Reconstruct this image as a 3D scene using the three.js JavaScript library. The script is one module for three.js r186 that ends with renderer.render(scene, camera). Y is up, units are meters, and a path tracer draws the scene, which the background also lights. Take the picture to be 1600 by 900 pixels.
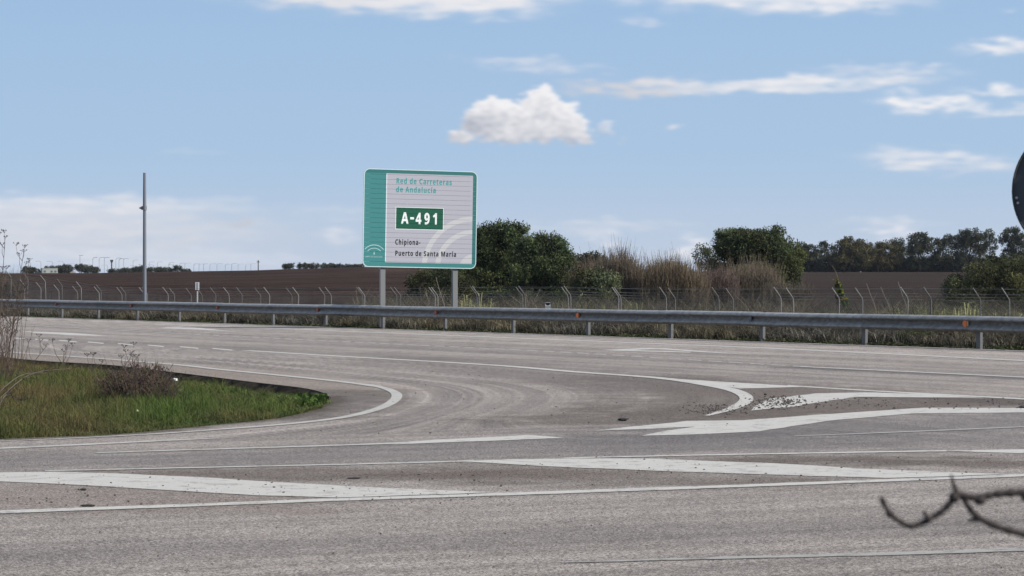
import * as THREE from 'three';
import { mergeGeometries } from 'three/addons/utils/BufferGeometryUtils.js';
import { createNoise2D, createNoise3D } from 'simplex-noise';

// ---------------------------------------------------------------- camera, sky, sun, exposure
const EYE = 1.45, F = 4000;                       // eye height (m); focal length in units of a 1600 px wide picture
const camera = new THREE.PerspectiveCamera(2 * Math.atan(450 / F) * 180 / Math.PI, 16 / 9, 0.1, 8000);
camera.position.set(0, EYE, 0);
camera.rotation.x = -Math.atan(9.5 / F);
camera.focus = 75; camera.userData.fStop = 17;
camera.updateMatrixWorld(true);
const EXPOSURE = 1.35;
const SUN_AZ = 88 * Math.PI / 180, SUN_EL = 36 * Math.PI / 180;   // to the right of the view, a little behind the camera
const sunDir = new THREE.Vector3(Math.sin(SUN_AZ) * Math.cos(SUN_EL), Math.sin(SUN_EL), -Math.cos(SUN_AZ) * Math.cos(SUN_EL));
const FOG = 0.00005;

const rngOf = (a) => () => { a |= 0; a = a + 0x6D2B79F5 | 0; let t = Math.imul(a ^ a >>> 15, 1 | a); t = t + Math.imul(t ^ t >>> 7, 61 | t) ^ t; return ((t ^ t >>> 14) >>> 0) / 4294967296; };
const rnd = rngOf(7), n2 = createNoise2D(rngOf(11)), n3 = createNoise3D(rngOf(13));
const clamp = (x, a = 0, b = 1) => Math.min(b, Math.max(a, x)), lerp = (a, b, t) => a + (b - a) * t;
const sst = (a, b, x) => { const t = clamp((x - a) / (b - a)); return t * t * (3 - 2 * t); };
const fbm = (x, y, o = 4) => { let s = 0, a = 0.5; for (let i = 0; i < o; i++) { s += a * n2(x, y); x = x * 2.03 + 17.1; y = y * 2.03 - 9.3; a *= 0.5; } return s; };
const s2l = (c) => c <= 0.04045 ? c / 12.92 : ((c + 0.055) / 1.055) ** 2.4;
const rgb8 = (r, g, b) => [s2l(r / 255), s2l(g / 255), s2l(b / 255)];

const scene = new THREE.Scene();
// clouds seen low in the sky: [azimuth, elevation] in degrees from the viewing direction, half sizes in degrees, strength, whiteness (0 grey .. 1 bright)
const dg = (v) => v / F * 180 / Math.PI;
const WISPS = [];
const wisp = (x0, x1, y0, y1, k, w = 0.75, tilt = 0) => WISPS.push({ x: dg((x0 + x1) / 2 - 800), y: dg(440.5 - (y0 + y1) / 2), a: dg((x1 - x0) / 2), b: dg((y1 - y0) / 2), k, w, tilt });
wisp(862, 1130, 120, 158, 1.15, 0.40, 0.02); wisp(960, 1290, 124, 150, 0.9, 0.74, -0.005); wisp(1080, 1450, 120, 148, 1.1, 0.82, -0.015); wisp(1250, 1510, 102, 124, 0.5, 0.8, 0.03); wisp(1340, 1470, 122, 142, 0.5, 0.8);
wisp(1355, 1530, 147, 183, 1.25, 0.95, 0.09); wisp(1470, 1660, 168, 190, 0.8, 0.85, 0.03); wisp(1480, 1640, 139, 156, 1.0, 0.95, 0.01);
wisp(1310, 1600, 234, 274, 0.85, 0.78, 0.05); wisp(1470, 1660, 66, 96, 0.95, 0.9, -0.04); wisp(1540, 1580, 22, 34, 0.5, 0.9);
wisp(350, 900, -40, 26, 1.5, 0.7, 0.0); wisp(560, 880, -14, 32, 0.9, 0.86, 0.02); wisp(880, 1460, -34, 22, 1.2, 0.9, 0.03); wisp(1180, 1420, -6, 26, 0.8, 0.9, 0.02); wisp(960, 1040, 24, 42, 0.35, 0.8);
wisp(700, 960, 88, 114, 0.5, 0.75, 0.05); wisp(1030, 1060, 193, 207, 0.8, 0.7, 0.1); wisp(1050, 1064, 198, 206, 0.4, 0.4);
wisp(-260, 430, 304, 340, 0.95, 0.74, 0.004); wisp(-340, 520, 322, 410, 0.85, 0.55); wisp(-300, 380, 318, 390, 0.6, 0.6); wisp(-200, 560, 385, 425, 0.55, 0.8); wisp(338, 404, 338, 359, 0.85, 0.25, 0);
wisp(500, 560, 350, 386, 0.6, 0.8); wisp(920, 975, 358, 390, 0.6, 0.85); wisp(1058, 1100, 366, 410, 0.95, 0.95); wisp(1350, 1424, 351, 380, 1.1, 0.95); wisp(1300, 1480, 340, 358, 0.4, 0.8);
wisp(800, 1100, 340, 366, 0.4, 0.75); wisp(1000, 1200, 385, 420, 0.35, 0.6); wisp(430, 640, 320, 345, 0.25, 0.7); wisp(230, 380, 234, 246, 0.18, 0.7);
const CUMULUS = [[722, 214, 24, 13], [748, 192, 30, 26], [770, 180, 32, 29], [790, 176, 26, 22], [812, 188, 30, 30], [838, 168, 25, 33], [849, 152, 19, 22], [862, 172, 22, 24], [880, 190, 32, 32], [893, 204, 33, 26], [846, 204, 48, 24], [790, 210, 54, 18], [908, 214, 20, 14], [945, 203, 14, 13], [974, 214, 7, 8]];
function cumulus(az, el) {   // [cover, brightness]
  const px = az / dg(1) + 800, py = 440.5 - el / dg(1);
  if (px < 660 || px > 1010 || py < 105 || py > 250) return [0, 0];
  const wx = px + 13 * fbm(px / 24, py / 24, 4), wy = py + 12 * fbm(px / 24 + 40, py / 24, 4);
  let best = -9, up = 0, side = 0, wsum = 0;
  for (const [cx, cy, rx, ry] of CUMULUS) {
    const u = (wx - cx) / rx, v = (wy - cy) / ry, d = 1 - Math.sqrt(u * u + v * v);
    best = Math.max(best, d); const w = Math.exp(6 * d); up += -v * w; side += u * w; wsum += w;
  }
  up /= wsum; side /= wsum;
  let cover = sst(-0.02, 0.19 + 0.22 * sst(190, 225, py), best) * sst(233, 222, py);
  cover *= px > 932 ? 0.5 : 1;
  const puff = fbm(px / 17, py / 13, 4);
  const light = 0.60 + 0.40 * up + 0.13 * side + 0.22 * sst(205, 140, py) + 0.38 * puff - 0.42 * Math.exp(-(((px - 742) / 32) ** 2 + ((py - 192) / 17) ** 2)) - 0.06 * sst(205, 226, py);
  return [cover, clamp(light)];
}
function skyAt(az, el, out) {   // degrees; az from the viewing direction, positive to the right
  const e = Math.max(0, el), t1 = sst(0, 3.2, e), t2 = sst(1.5, 9, e), t3 = sst(6, 60, e);
  let r = lerp(0.52, 0.405, t1), g = lerp(0.60, 0.560, t1), b = lerp(0.73, 0.755, t1);
  r = lerp(r, 0.320, t2); g = lerp(g, 0.495, t2); b = lerp(b, 0.740, t2);
  r = lerp(r, 0.16, t3); g = lerp(g, 0.29, t3); b = lerp(b, 0.56, t3);
  const ds = Math.cos(e * Math.PI / 180) * Math.cos(SUN_EL) * Math.cos(az * Math.PI / 180 - SUN_AZ) + Math.sin(e * Math.PI / 180) * Math.sin(SUN_EL);
  const glow = 0.12 * Math.pow(clamp(0.5 + 0.5 * ds), 6); r += glow; g += glow; b += glow * 0.9;
  const put = (c, w) => {   // cover, brightness
    const R = lerp(0.42, 0.90, w), G = lerp(0.45, 0.89, w), B = lerp(0.53, 0.91, w);
    r = lerp(r, R, c); g = lerp(g, G, c); b = lerp(b, B, c);
  };
  // the whole sky carries scattered bright cloud, thinning towards the part in view
  if (e > 0.4) {
    const seen = (1 - sst(13, 24, Math.abs(az))) * (1 - sst(6.5, 12, e));
    const k = 1 / (Math.sin(e * Math.PI / 180) + 0.06), cx = Math.sin(az * Math.PI / 180) * k, cz = Math.cos(az * Math.PI / 180) * k;
    const n = fbm(cx * 0.55 + 3, cz * 0.55, 4), c = sst(-0.02, 0.34, n) * (1 - seen) * sst(0.4, 5, e);
    if (c > 0) put(0.9 * c, clamp(0.72 + 0.35 * fbm(cx * 1.7, cz * 1.7 + 9, 3)));
  }
  if (Math.abs(az) < 20 && e < 11) {
    const wx = 0.5 * fbm(az * 0.55, e * 1.9 + 5, 3), wy = 0.20 * fbm(az * 0.7 + 30, e * 2.2, 4);
    for (const q of WISPS) {
      const dx = az + wx - q.x, u = dx / q.a, v = (e + wy + dx * q.tilt - q.y) / q.b;
      const d = u * u + v * v;
      if (d < 2.6) {
        const f = Math.exp(-2.2 * d * d), tex = 0.66 + (q.a > 4 ? 0.55 : 0.9) * fbm(az * (q.a > 2 ? 0.7 : 1.3) + q.x, e * 4.6 + q.y * 3, 5);
        const c = clamp(q.k * f * tex * 0.95, 0, 0.95);
        put(c, clamp(q.w + 0.12 * (-v < 0 ? 1 : -1) * 0.5 * Math.min(1, Math.abs(v)) + 0.05));
      }
    }
    const [c, w] = cumulus(az, e);
    if (c > 0) put(c, w);
  }
  out[0] = r / EXPOSURE; out[1] = g / EXPOSURE; out[2] = b / EXPOSURE;
}
{
  const W = 4096, H = 4096, data = new Float32Array(W * H * 4), c = [0, 0, 0];
  // texture u: direction x = cos(round), z = sin(round); the view is along -z
  const azOf = (col) => { const round = ((col + 0.5) / W - 0.5) * 360; let a = round + 90; if (a > 180) a -= 360; return a; };
  const S = 8, cw = W / S, ch = H / S, coarse = new Float32Array((cw + 1) * (ch + 1) * 3);
  for (let j = ch / 2 - 1; j <= ch; j++) for (let i = 0; i <= cw; i++) {
    skyAt(azOf((i % cw) * S), ((j * S + 0.5) / H - 0.5) * 180, c);
    coarse.set(c, (j * (cw + 1) + i) * 3);
  }
  for (let row = 0; row < H; row++) {
    const el = ((row + 0.5) / H - 0.5) * 180;
    for (let col = 0; col < W; col++) {
      const o = (row * W + col) * 4, az = azOf(col); data[o + 3] = 1;
      if (el < -0.3) { data[o] = 0.16; data[o + 1] = 0.15; data[o + 2] = 0.13; continue; }
      if (Math.abs(az) < 19 && el < 11.5) { skyAt(az, el, c); data[o] = c[0]; data[o + 1] = c[1]; data[o + 2] = c[2]; continue; }
      const x = col / S, y = row / S, i = Math.floor(x), j = Math.floor(y), fx = x - i, fy = y - j;
      for (let k = 0; k < 3; k++) {
        const q = (a, b) => coarse[(b * (cw + 1) + a) * 3 + k];
        data[o + k] = lerp(lerp(q(i, j), q(i + 1, j), fx), lerp(q(i, j + 1), q(i + 1, j + 1), fx), fy);
      }
    }
  }
  const t = new THREE.DataTexture(data, W, H, THREE.RGBAFormat, THREE.FloatType);
  t.mapping = THREE.EquirectangularReflectionMapping; t.magFilter = THREE.LinearFilter; t.needsUpdate = true;
  scene.background = t; scene.environment = t;
}
const sun = new THREE.DirectionalLight(new THREE.Color(1, 0.955, 0.88), 4.4);
sun.name = 'sun'; sun.position.copy(sunDir).multiplyScalar(200); sun.castShadow = true;
sun.shadow.camera.left = -120; sun.shadow.camera.right = 120; sun.shadow.camera.top = 120; sun.shadow.camera.bottom = -120; sun.shadow.camera.far = 600; sun.shadow.mapSize.set(4096, 4096);
scene.add(sun, sun.target); sun.target.position.set(0, 0, -60);
if (FOG) scene.fog = new THREE.FogExp2(new THREE.Color(0.74, 0.80, 0.90), FOG);

// ---------------------------------------------------------------- helpers
const V = (x, y, z) => new THREE.Vector3(x, y, z);
const camQ = camera.quaternion.clone();
const ray = (x, y) => V((x - 800) / F, -(y - 450) / F, -1).applyQuaternion(camQ);
const onGround = (x, y, h = 0) => { const d = ray(x, y), k = (h - EYE) / d.y; return V(d.x * k, h, d.z * k); };       // where a line of sight meets the level h
const atDepth = (x, y, Z) => { const d = ray(x, y); return V(d.x / -d.z * Z, EYE + d.y / -d.z * Z, -Z); };
const used = new Map();
function numbered(name) { const n = used.get(name) ?? 0; used.set(name, n + 1); return n ? name + '_' + String(n).padStart(3, '0') : name; }
function tag(o, label, category, group) { o.userData.label = label; o.userData.category = category; if (group) o.userData.group = group; return o; }
function thing(name, label, category, pos = [0, 0, 0], turn = 0, group) {
  const g = new THREE.Group(); g.name = numbered(name); g.position.set(...(pos.isVector3 ? pos.toArray() : pos)); g.rotation.y = turn; scene.add(g);
  return tag(g, label, category, group);
}
function mesh(name, geo, mat, parent) { const m = new THREE.Mesh(geo, mat); m.name = parent ? name : numbered(name); (parent ?? scene).add(m); return m; }
function struct(name, geo, mat) { const m = mesh(name, geo, mat); m.userData.kind = 'structure'; return m; }
function stuff(o, label, category) { o.userData.kind = 'stuff'; if (label) tag(o, label, category); return o; }
const std = (c, o = {}) => new THREE.MeshStandardMaterial({ color: new THREE.Color(...c), roughness: 0.85, ...o });
const leafMat = (c, tr = 0.35, o = {}) => new THREE.MeshPhysicalMaterial({ color: new THREE.Color(...c), roughness: 0.9, transmission: tr, thickness: 0, specularIntensity: 0.4, side: THREE.DoubleSide, ...o });
function geoOf(pos, idx, uv, col) {
  const g = new THREE.BufferGeometry(); g.setAttribute('position', new THREE.Float32BufferAttribute(pos, 3));
  g.setAttribute('uv', new THREE.Float32BufferAttribute(uv ?? new Float32Array(pos.length / 3 * 2), 2));
  if (col) g.setAttribute('color', new THREE.Float32BufferAttribute(col, 3));
  g.setIndex(idx); g.computeVertexNormals(); return g;
}
function limb(pts, r0, r1, sides = 6) {   // a tapering bent tube through pts
  const pos = [], idx = [], n = pts.length, a = V(), b = V(), t = V();
  for (let i = 0; i < n; i++) {
    t.subVectors(pts[Math.min(n - 1, i + 1)], pts[Math.max(0, i - 1)]).normalize();
    a.set(Math.abs(t.y) < 0.9 ? 0 : 1, Math.abs(t.y) < 0.9 ? 1 : 0, 0).cross(t).normalize(); b.crossVectors(t, a);
    const r = Array.isArray(r0) ? r0[i] : lerp(r0, r1, i / (n - 1));
    for (let s = 0; s < sides; s++) { const f = s / sides * 2 * Math.PI; pos.push(pts[i].x + r * (a.x * Math.cos(f) + b.x * Math.sin(f)), pts[i].y + r * (a.y * Math.cos(f) + b.y * Math.sin(f)), pts[i].z + r * (a.z * Math.cos(f) + b.z * Math.sin(f))); }
  }
  for (let i = 0; i < n - 1; i++) for (let s = 0; s < sides; s++) { const p = i * sides + s, q = i * sides + (s + 1) % sides; idx.push(p, q, p + sides, q, q + sides, p + sides); }
  for (const e of [0, n - 1]) { const c = pos.length / 3; pos.push(pts[e].x, pts[e].y, pts[e].z); for (let s = 0; s < sides; s++) { const p = e * sides + s, q = e * sides + (s + 1) % sides; e ? idx.push(p, q, c) : idx.push(q, p, c); } }
  return geoOf(pos, idx);
}
function box(w, h, d, x = 0, y = 0, z = 0, bev = 0) {
  if (!bev) { const g = new THREE.BoxGeometry(w, h, d); g.translate(x, y, z); return g; }
  const s = new THREE.Shape(); s.moveTo(-w / 2 + bev, -h / 2); s.lineTo(w / 2 - bev, -h / 2); s.lineTo(w / 2, -h / 2 + bev); s.lineTo(w / 2, h / 2 - bev); s.lineTo(w / 2 - bev, h / 2); s.lineTo(-w / 2 + bev, h / 2); s.lineTo(-w / 2, h / 2 - bev); s.lineTo(-w / 2, -h / 2 + bev);
  const g = new THREE.ExtrudeGeometry(s, { depth: d - 2 * bev, bevelEnabled: true, bevelThickness: bev, bevelSize: 0, bevelSegments: 1 }); g.translate(x, y, z - d / 2 + bev); return g;
}
const merge = (list) => mergeGeometries(list.map((g) => g.index ? g.toNonIndexed() : g).map((g) => { for (const k of Object.keys(g.attributes)) if (!['position', 'normal', 'uv'].includes(k)) g.deleteAttribute(k); return g; }));
function blades(n, h, spread, width, lean, rand, tipDroop = 0.3) {   // a tuft of tapering bent blades
  const pos = [], idx = [];
  for (let i = 0; i < n; i++) {
    const a = rand() * 6.283, r = spread * Math.sqrt(rand()), bx = Math.cos(a) * r, bz = Math.sin(a) * r, d = rand() * 6.283, hh = h * (0.55 + 0.6 * rand()), ln = lean * (0.3 + rand()) * hh, w = width * (0.7 + 0.6 * rand());
    const dx = Math.cos(d), dz = Math.sin(d), f = rand() * 6.283, sx = Math.cos(f) * w / 2, sz = Math.sin(f) * w / 2, k = pos.length / 3;
    const mx = bx + dx * ln * 0.35, mz = bz + dz * ln * 0.35, my = hh * 0.6, tx = bx + dx * ln * (1 + tipDroop), tz = bz + dz * ln * (1 + tipDroop), ty = hh * (1 - tipDroop * lean * 0.6);
    pos.push(bx - sx, -0.02, bz - sz, bx + sx, -0.02, bz + sz, mx - sx * 0.75, my, mz - sz * 0.75, mx + sx * 0.75, my, mz + sz * 0.75, tx, ty, tz);
    idx.push(k, k + 1, k + 2, k + 1, k + 3, k + 2, k + 2, k + 3, k + 4);
  }
  return geoOf(pos, idx);
}
function leafClump(n, r, size, rand, narrow = 0.5) {
  const pos = [], idx = [], p = V(), u = V(), v = V();
  for (let i = 0; i < n; i++) {
    do p.set(rand() * 2 - 1, rand() * 2 - 1, rand() * 2 - 1); while (p.lengthSq() > 1); p.multiplyScalar(r);
    u.set(rand() * 2 - 1, rand() * 2 - 1, rand() * 2 - 1).normalize(); v.set(rand() * 2 - 1, rand() * 2 - 1, rand() * 2 - 1).cross(u).normalize();
    const s = size * (0.6 + 0.8 * rand()), k = pos.length / 3;
    u.multiplyScalar(s); v.multiplyScalar(s * narrow);
    pos.push(p.x - u.x, p.y - u.y, p.z - u.z, p.x + v.x, p.y + v.y, p.z + v.z, p.x + u.x, p.y + u.y, p.z + u.z, p.x - v.x, p.y - v.y, p.z - v.z);
    idx.push(k, k + 1, k + 2, k, k + 2, k + 3);
  }
  return geoOf(pos, idx);
}
const M4 = new THREE.Matrix4(), Q = new THREE.Quaternion(), E = new THREE.Euler();
function instances(name, geo, mat, list, parent) {   // list of {p, s, r:[x,y,z], c}
  const m = new THREE.InstancedMesh(geo, mat, list.length); m.name = parent ? name : numbered(name);
  const C = new THREE.Color();
  list.forEach((q, i) => { M4.compose(q.p, Q.setFromEuler(E.set(...(q.r ?? [0, 0, 0]))), q.s.isVector3 ? q.s : V(q.s, q.s, q.s)); m.setMatrixAt(i, M4); m.setColorAt(i, C.setRGB(...(q.c ?? [1, 1, 1]))); });
  (parent ?? scene).add(m); m.userData.kind = 'stuff'; return m;
}
function dataTex(n, fn, srgb = true, m = n) {
  const d = new Uint8Array(n * m * 4), c = [0, 0, 0];
  for (let y = 0; y < m; y++) for (let x = 0; x < n; x++) { fn(x, y, c); const o = (y * n + x) * 4; d[o] = clamp(c[0]) * 255; d[o + 1] = clamp(c[1]) * 255; d[o + 2] = clamp(c[2]) * 255; d[o + 3] = 255; }
  const t = new THREE.DataTexture(d, n, m); t.wrapS = t.wrapT = THREE.RepeatWrapping; t.magFilter = THREE.LinearFilter; if (srgb) t.colorSpace = THREE.SRGBColorSpace; t.needsUpdate = true; return t;
}
function segDist(px, pz, pts) {   // distance to a polyline of Vector3 on the ground
  let best = 1e9;
  for (let i = 0; i < pts.length - 1; i++) {
    const a = pts[i], b = pts[i + 1], dx = b.x - a.x, dz = b.z - a.z, t = clamp(((px - a.x) * dx + (pz - a.z) * dz) / (dx * dx + dz * dz + 1e-9)), ex = px - a.x - dx * t, ez = pz - a.z - dz * t, d = ex * ex + ez * ez;
    if (d < best) best = d;
  }
  return Math.sqrt(best);
}
function inside(px, pz, poly) { let r = false; for (let i = 0, j = poly.length - 1; i < poly.length; j = i++) { const a = poly[i], b = poly[j]; if ((a.z > pz) !== (b.z > pz) && px < (b.x - a.x) * (pz - a.z) / (b.z - a.z) + a.x) r = !r; } return r; }
function smooth(pts, n = 8) { return new THREE.CatmullRomCurve3(pts, false, 'centripetal').getPoints((pts.length - 1) * n); }
const gp = (list) => list.map(([x, y]) => onGround(x, y));

// ---------------------------------------------------------------- the lie of the land
const R0 = onGround(1531, 545), RD = V(-2371, 0, -F).normalize(), RN = V(-RD.z, 0, RD.x).multiplyScalar(-1);   // crash barrier: a point, its direction, the side away from the road
if (RN.dot(V(0, 0, -1)) < 0) RN.multiplyScalar(-1);
const beyond = (x, z) => (x - R0.x) * RN.x + (z - R0.z) * RN.z;
const along = (x, z) => (x - R0.x) * RD.x + (z - R0.z) * RD.z;
const railPoint = (t, s) => V(R0.x + RD.x * t + RN.x * s, 0, R0.z + RD.z * t + RN.z * s);
const SKYLINE = [[-1200, 428], [0, 427], [150, 426.5], [300, 424], [400, 422.3], [450, 420.5], [575, 417], [700, 419], [900, 424], [1250, 425], [1500, 425], [2800, 427]];
function skyline(px) { for (let i = 1; i < SKYLINE.length; i++) if (px < SKYLINE[i][0]) { const [a, b] = SKYLINE[i - 1], [c, d] = SKYLINE[i]; return lerp(b, d, clamp((px - a) / (c - a))); } return 427; }
const RIDGE = 450;
function land(x, z) {
  const Z = -z, s = beyond(x, z);
  if (Z < 5 || s < 0.1) return -0.32;
  const az = 800 + F * x / Math.max(Z, 30), el = (440.5 - skyline(az)) / F;
  let h = s < 1 ? lerp(-0.32, -0.03, (s - 0.1) / 0.25 > 1 ? 1 : (s - 0.1) / 0.25) : lerp(-0.03, -0.95, sst(1, 8.2, s));
  if (s > 8.2) h += 0.04 * fbm(x * 0.3, z * 0.3, 2);
  const top = EYE + el * RIDGE, t = clamp((Z - 135) / (RIDGE - 135));
  if (Z > 135) h = Z < RIDGE ? lerp(-0.95, top, Math.pow(t, 1.02)) : EYE + (el - 0.0006 * sst(RIDGE, RIDGE + 150, Z)) * Z;
  return h;
}

// ---------------------------------------------------------------- markings, as lines and outlines on the road
const islandBack = gp([[-220, 548], [-60, 554.5], [0, 558], [68, 564], [169, 570], [284, 583], [405, 598], [473, 606], [503, 613], [515, 620]]);
const islandFront = gp([[515, 620], [510, 630], [486, 642], [422, 655], [304, 667], [169, 679], [68, 683], [0, 686], [-220, 692]]);
const islandBackS = smooth(islandBack, 6), islandFrontS = smooth(islandFront, 6);
const island = [...islandBackS, ...islandFrontS.slice(1)];
const curveIn = smooth(gp([[-300, 527], [0, 549.5], [34, 552], [169, 561.5], [284, 571], [338, 577], [439, 587], [540, 597.5], [590, 604.5], [614, 612], [620, 620], [609, 631], [585, 641], [540, 652], [480, 660], [422, 665.5], [338, 672], [236, 679], [100, 686], [0, 690]]));
const curveOut = smooth(gp([[385, 548], [540, 557.5], [700, 566.5], [800, 573], [900, 581.5], [1000, 588.5], [1053, 593.5], [1110, 602.5], [1145, 610], [1164, 619], [1164, 628], [1140, 640], [1105, 650]]));
const OUTLINES = [   // filled markings, traced as outlines of points on the ground
  [[-220, 733], [0, 738.5], [85, 737.3], [180, 740.5], [280, 745], [500, 757.5], [650, 765], [775, 770.3], [640, 774], [525, 778.3], [400, 774.5], [200, 762.5], [0, 752.5], [-220, 745]],
  [[715, 721.3], [800, 718.2], [900, 717], [1027, 717.3], [1206, 724.6], [1337, 732.5], [1460, 738], [1575, 741.3], [1490, 744.8], [1381, 747.6], [1337, 746.5], [1119, 739.5], [900, 731.3], [800, 726.5]],
  [[1470, 704.6], [1600, 702.5], [1800, 699.5], [1800, 713], [1600, 709], [1540, 707.3]],
  [[570, 694.4], [690, 687.3], [830, 680], [886, 684.6], [740, 690.2], [620, 694.8]],
  [[1053, 592], [1140, 597.5], [1262, 604.6], [1154, 607.6], [1120, 602.5]],
  [[1171, 642], [1180, 634], [1202, 623.5], [1276, 615], [1359, 613.4], [1440, 616], [1540, 621.8], [1400, 621.2], [1342, 620.4], [1290, 627], [1237, 636]],
  [[926, 673.5], [1000, 665.5], [1075, 658], [1162, 657], [1272, 649], [1381, 641.5], [1442, 637.5], [1600, 638], [1800, 640], [1800, 645.5], [1600, 645], [1425, 646.5], [1294, 658], [1184, 675], [1090, 679], [1003, 681.3], [1045, 673], [1084, 667], [1000, 671]],
  [[32, 517.7], [112, 520.3], [140, 522.6], [172, 525.6], [110, 524], [60, 520.8]],
  [[247, 512.8], [275, 510.6], [312, 512.4], [362, 517.6], [300, 514.9]],
  [[940, 547], [1017, 543.8], [1040, 544.4], [1172, 554.6], [1100, 550.6], [1024, 545.4], [990, 547.3], [1080, 549.9], [1080, 551.2], [965, 548.2]],
];
const STRIPES = [   // lines: [x, y, thickness as it looks] of points on the ground, wear 0..1
  [[[880, 880, 1.2], [957, 877.5, 2.4], [1119, 873, 3.4], [1337, 867.5, 4.6], [1512, 862.5, 5], [1800, 850, 5]], 3],
  [[[-300, 814, 5], [0, 801, 4.6], [300, 790.2, 4.4], [500, 782.5, 4.2], [800, 772.5, 4.2], [1119, 761.3, 4.2], [1337, 753.2, 4], [1600, 743.3, 3.8], [1850, 733.5, 3.4]], 0],
  [[[70, 736.3, 1.6], [300, 731.4, 1.7], [500, 727, 1.8], [650, 723.4, 2], [740, 720.6, 2.2]], 1],
  [[[880, 716.4, 1.4], [1031, 713, 1.6], [1162, 710.5, 1.8], [1337, 707.3, 2], [1480, 704.9, 2.2]], 0],
  [[[150, 708.3, 1], [270, 704.3, 1.5], [405, 700.2, 1.8], [540, 695.8, 2], [640, 692.2, 2.6]], 1],
  [[[-200, 709, 2.6], [0, 701, 2.4], [135, 695, 2.2], [236, 690, 1.8], [344, 685, 1]], 1],
  [[[1241, 682, 1], [1420, 675, 1.6], [1600, 667.3, 1.6], [1800, 659, 1.6]], 3],
  [[[1230, 602.8, 1.6], [1381, 612, 1.7], [1600, 623.8, 1.9], [1800, 634, 2]], 0],
  [[[240, 507, 0.7], [400, 512.4, 0.9], [525, 517.3, 1], [962, 534.6, 1.4], [1097, 540, 1.5], [1200, 544.2, 1.6], [1600, 563.6, 1.8], [1800, 573, 1.9]], 1],
  [[[1250, 573, 1.2], [1420, 581, 1.3], [1600, 589.6, 1.5], [1800, 599, 1.5]], 1],
  [[[-300, 500, 0.6], [20, 507.5, 0.7], [186, 516.5, 0.8], [300, 522, 0.8]], 3],
];
const DASHES = [[20, 39, 529], [55, 75, 531], [92, 120, 533.2], [137, 162, 535.6], [184, 210, 538.2], [231, 256, 540.6], [281, 310, 543.2], [332, 363, 546]].map(([a, b, y]) => [a, b, y - (b - a) * 0.045, y + (b - a) * 0.045, 1.5]);
{   // the dotted edge line of the far lane
  const px = (t) => { const P = [[186, 516.5], [400, 527.5], [550, 534.5], [800, 546.5], [900, 551.6], [1200, 570], [1250, 573]]; for (let i = 1; i < P.length; i++) if (t <= P[i][0]) return lerp(P[i - 1][1], P[i][1], (t - P[i - 1][0]) / (P[i][0] - P[i - 1][0])); return 573; };
  for (let x = 200; x < 1250;) { const p = 12 + (x - 200) * 0.022, l = p * 0.66; DASHES.push([x, x + l, px(x), px(x + l), 0.7 + x * 0.0003]); x += p; }
}

// ---------------------------------------------------------------- the road
const asphaltMap = (() => {
  const N = 1024, a = new Float32Array(N * N), r = rngOf(21);
  for (let i = 0; i < N * N; i++) a[i] = r();
  const at = (x, y) => a[((y + N) % N) * N + (x + N) % N];
  const out = new Float32Array(N * N);
  for (let y = 0; y < N; y++) for (let x = 0; x < N; x++) {
    const big = (at((x >> 2), (y >> 2)) + at((x + 1 >> 2) + 300, (y + 2 >> 2) + 300)) / 2, mid = (at((x >> 1) + 511, (y >> 1) + 77) + at((x + 1 >> 1) + 11, (y + 1 >> 1) + 177)) / 2;
    out[y * N + x] = 0.5 * mid + 0.35 * big + 0.15 * at(x, y);
  }
  return out;
})();
const asphaltTex = dataTex(1024, (x, y, c) => { const v = asphaltMap[y * 1024 + x], k = 0.78 + 1.6 * (v - 0.5); c[0] = k * 0.99; c[1] = k * 0.98; c[2] = k * 0.975; });
const asphaltBump = dataTex(1024, (x, y, c) => { c[0] = c[1] = c[2] = asphaltMap[y * 1024 + x]; }, false);
const TILE = 3.6;
const asphalt = new THREE.MeshPhysicalMaterial({ specularIntensity: 0.25, name: 'asphalt', map: asphaltTex, bumpMap: asphaltBump, bumpScale: 0.0025, roughness: 0.86, vertexColors: true });
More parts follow.
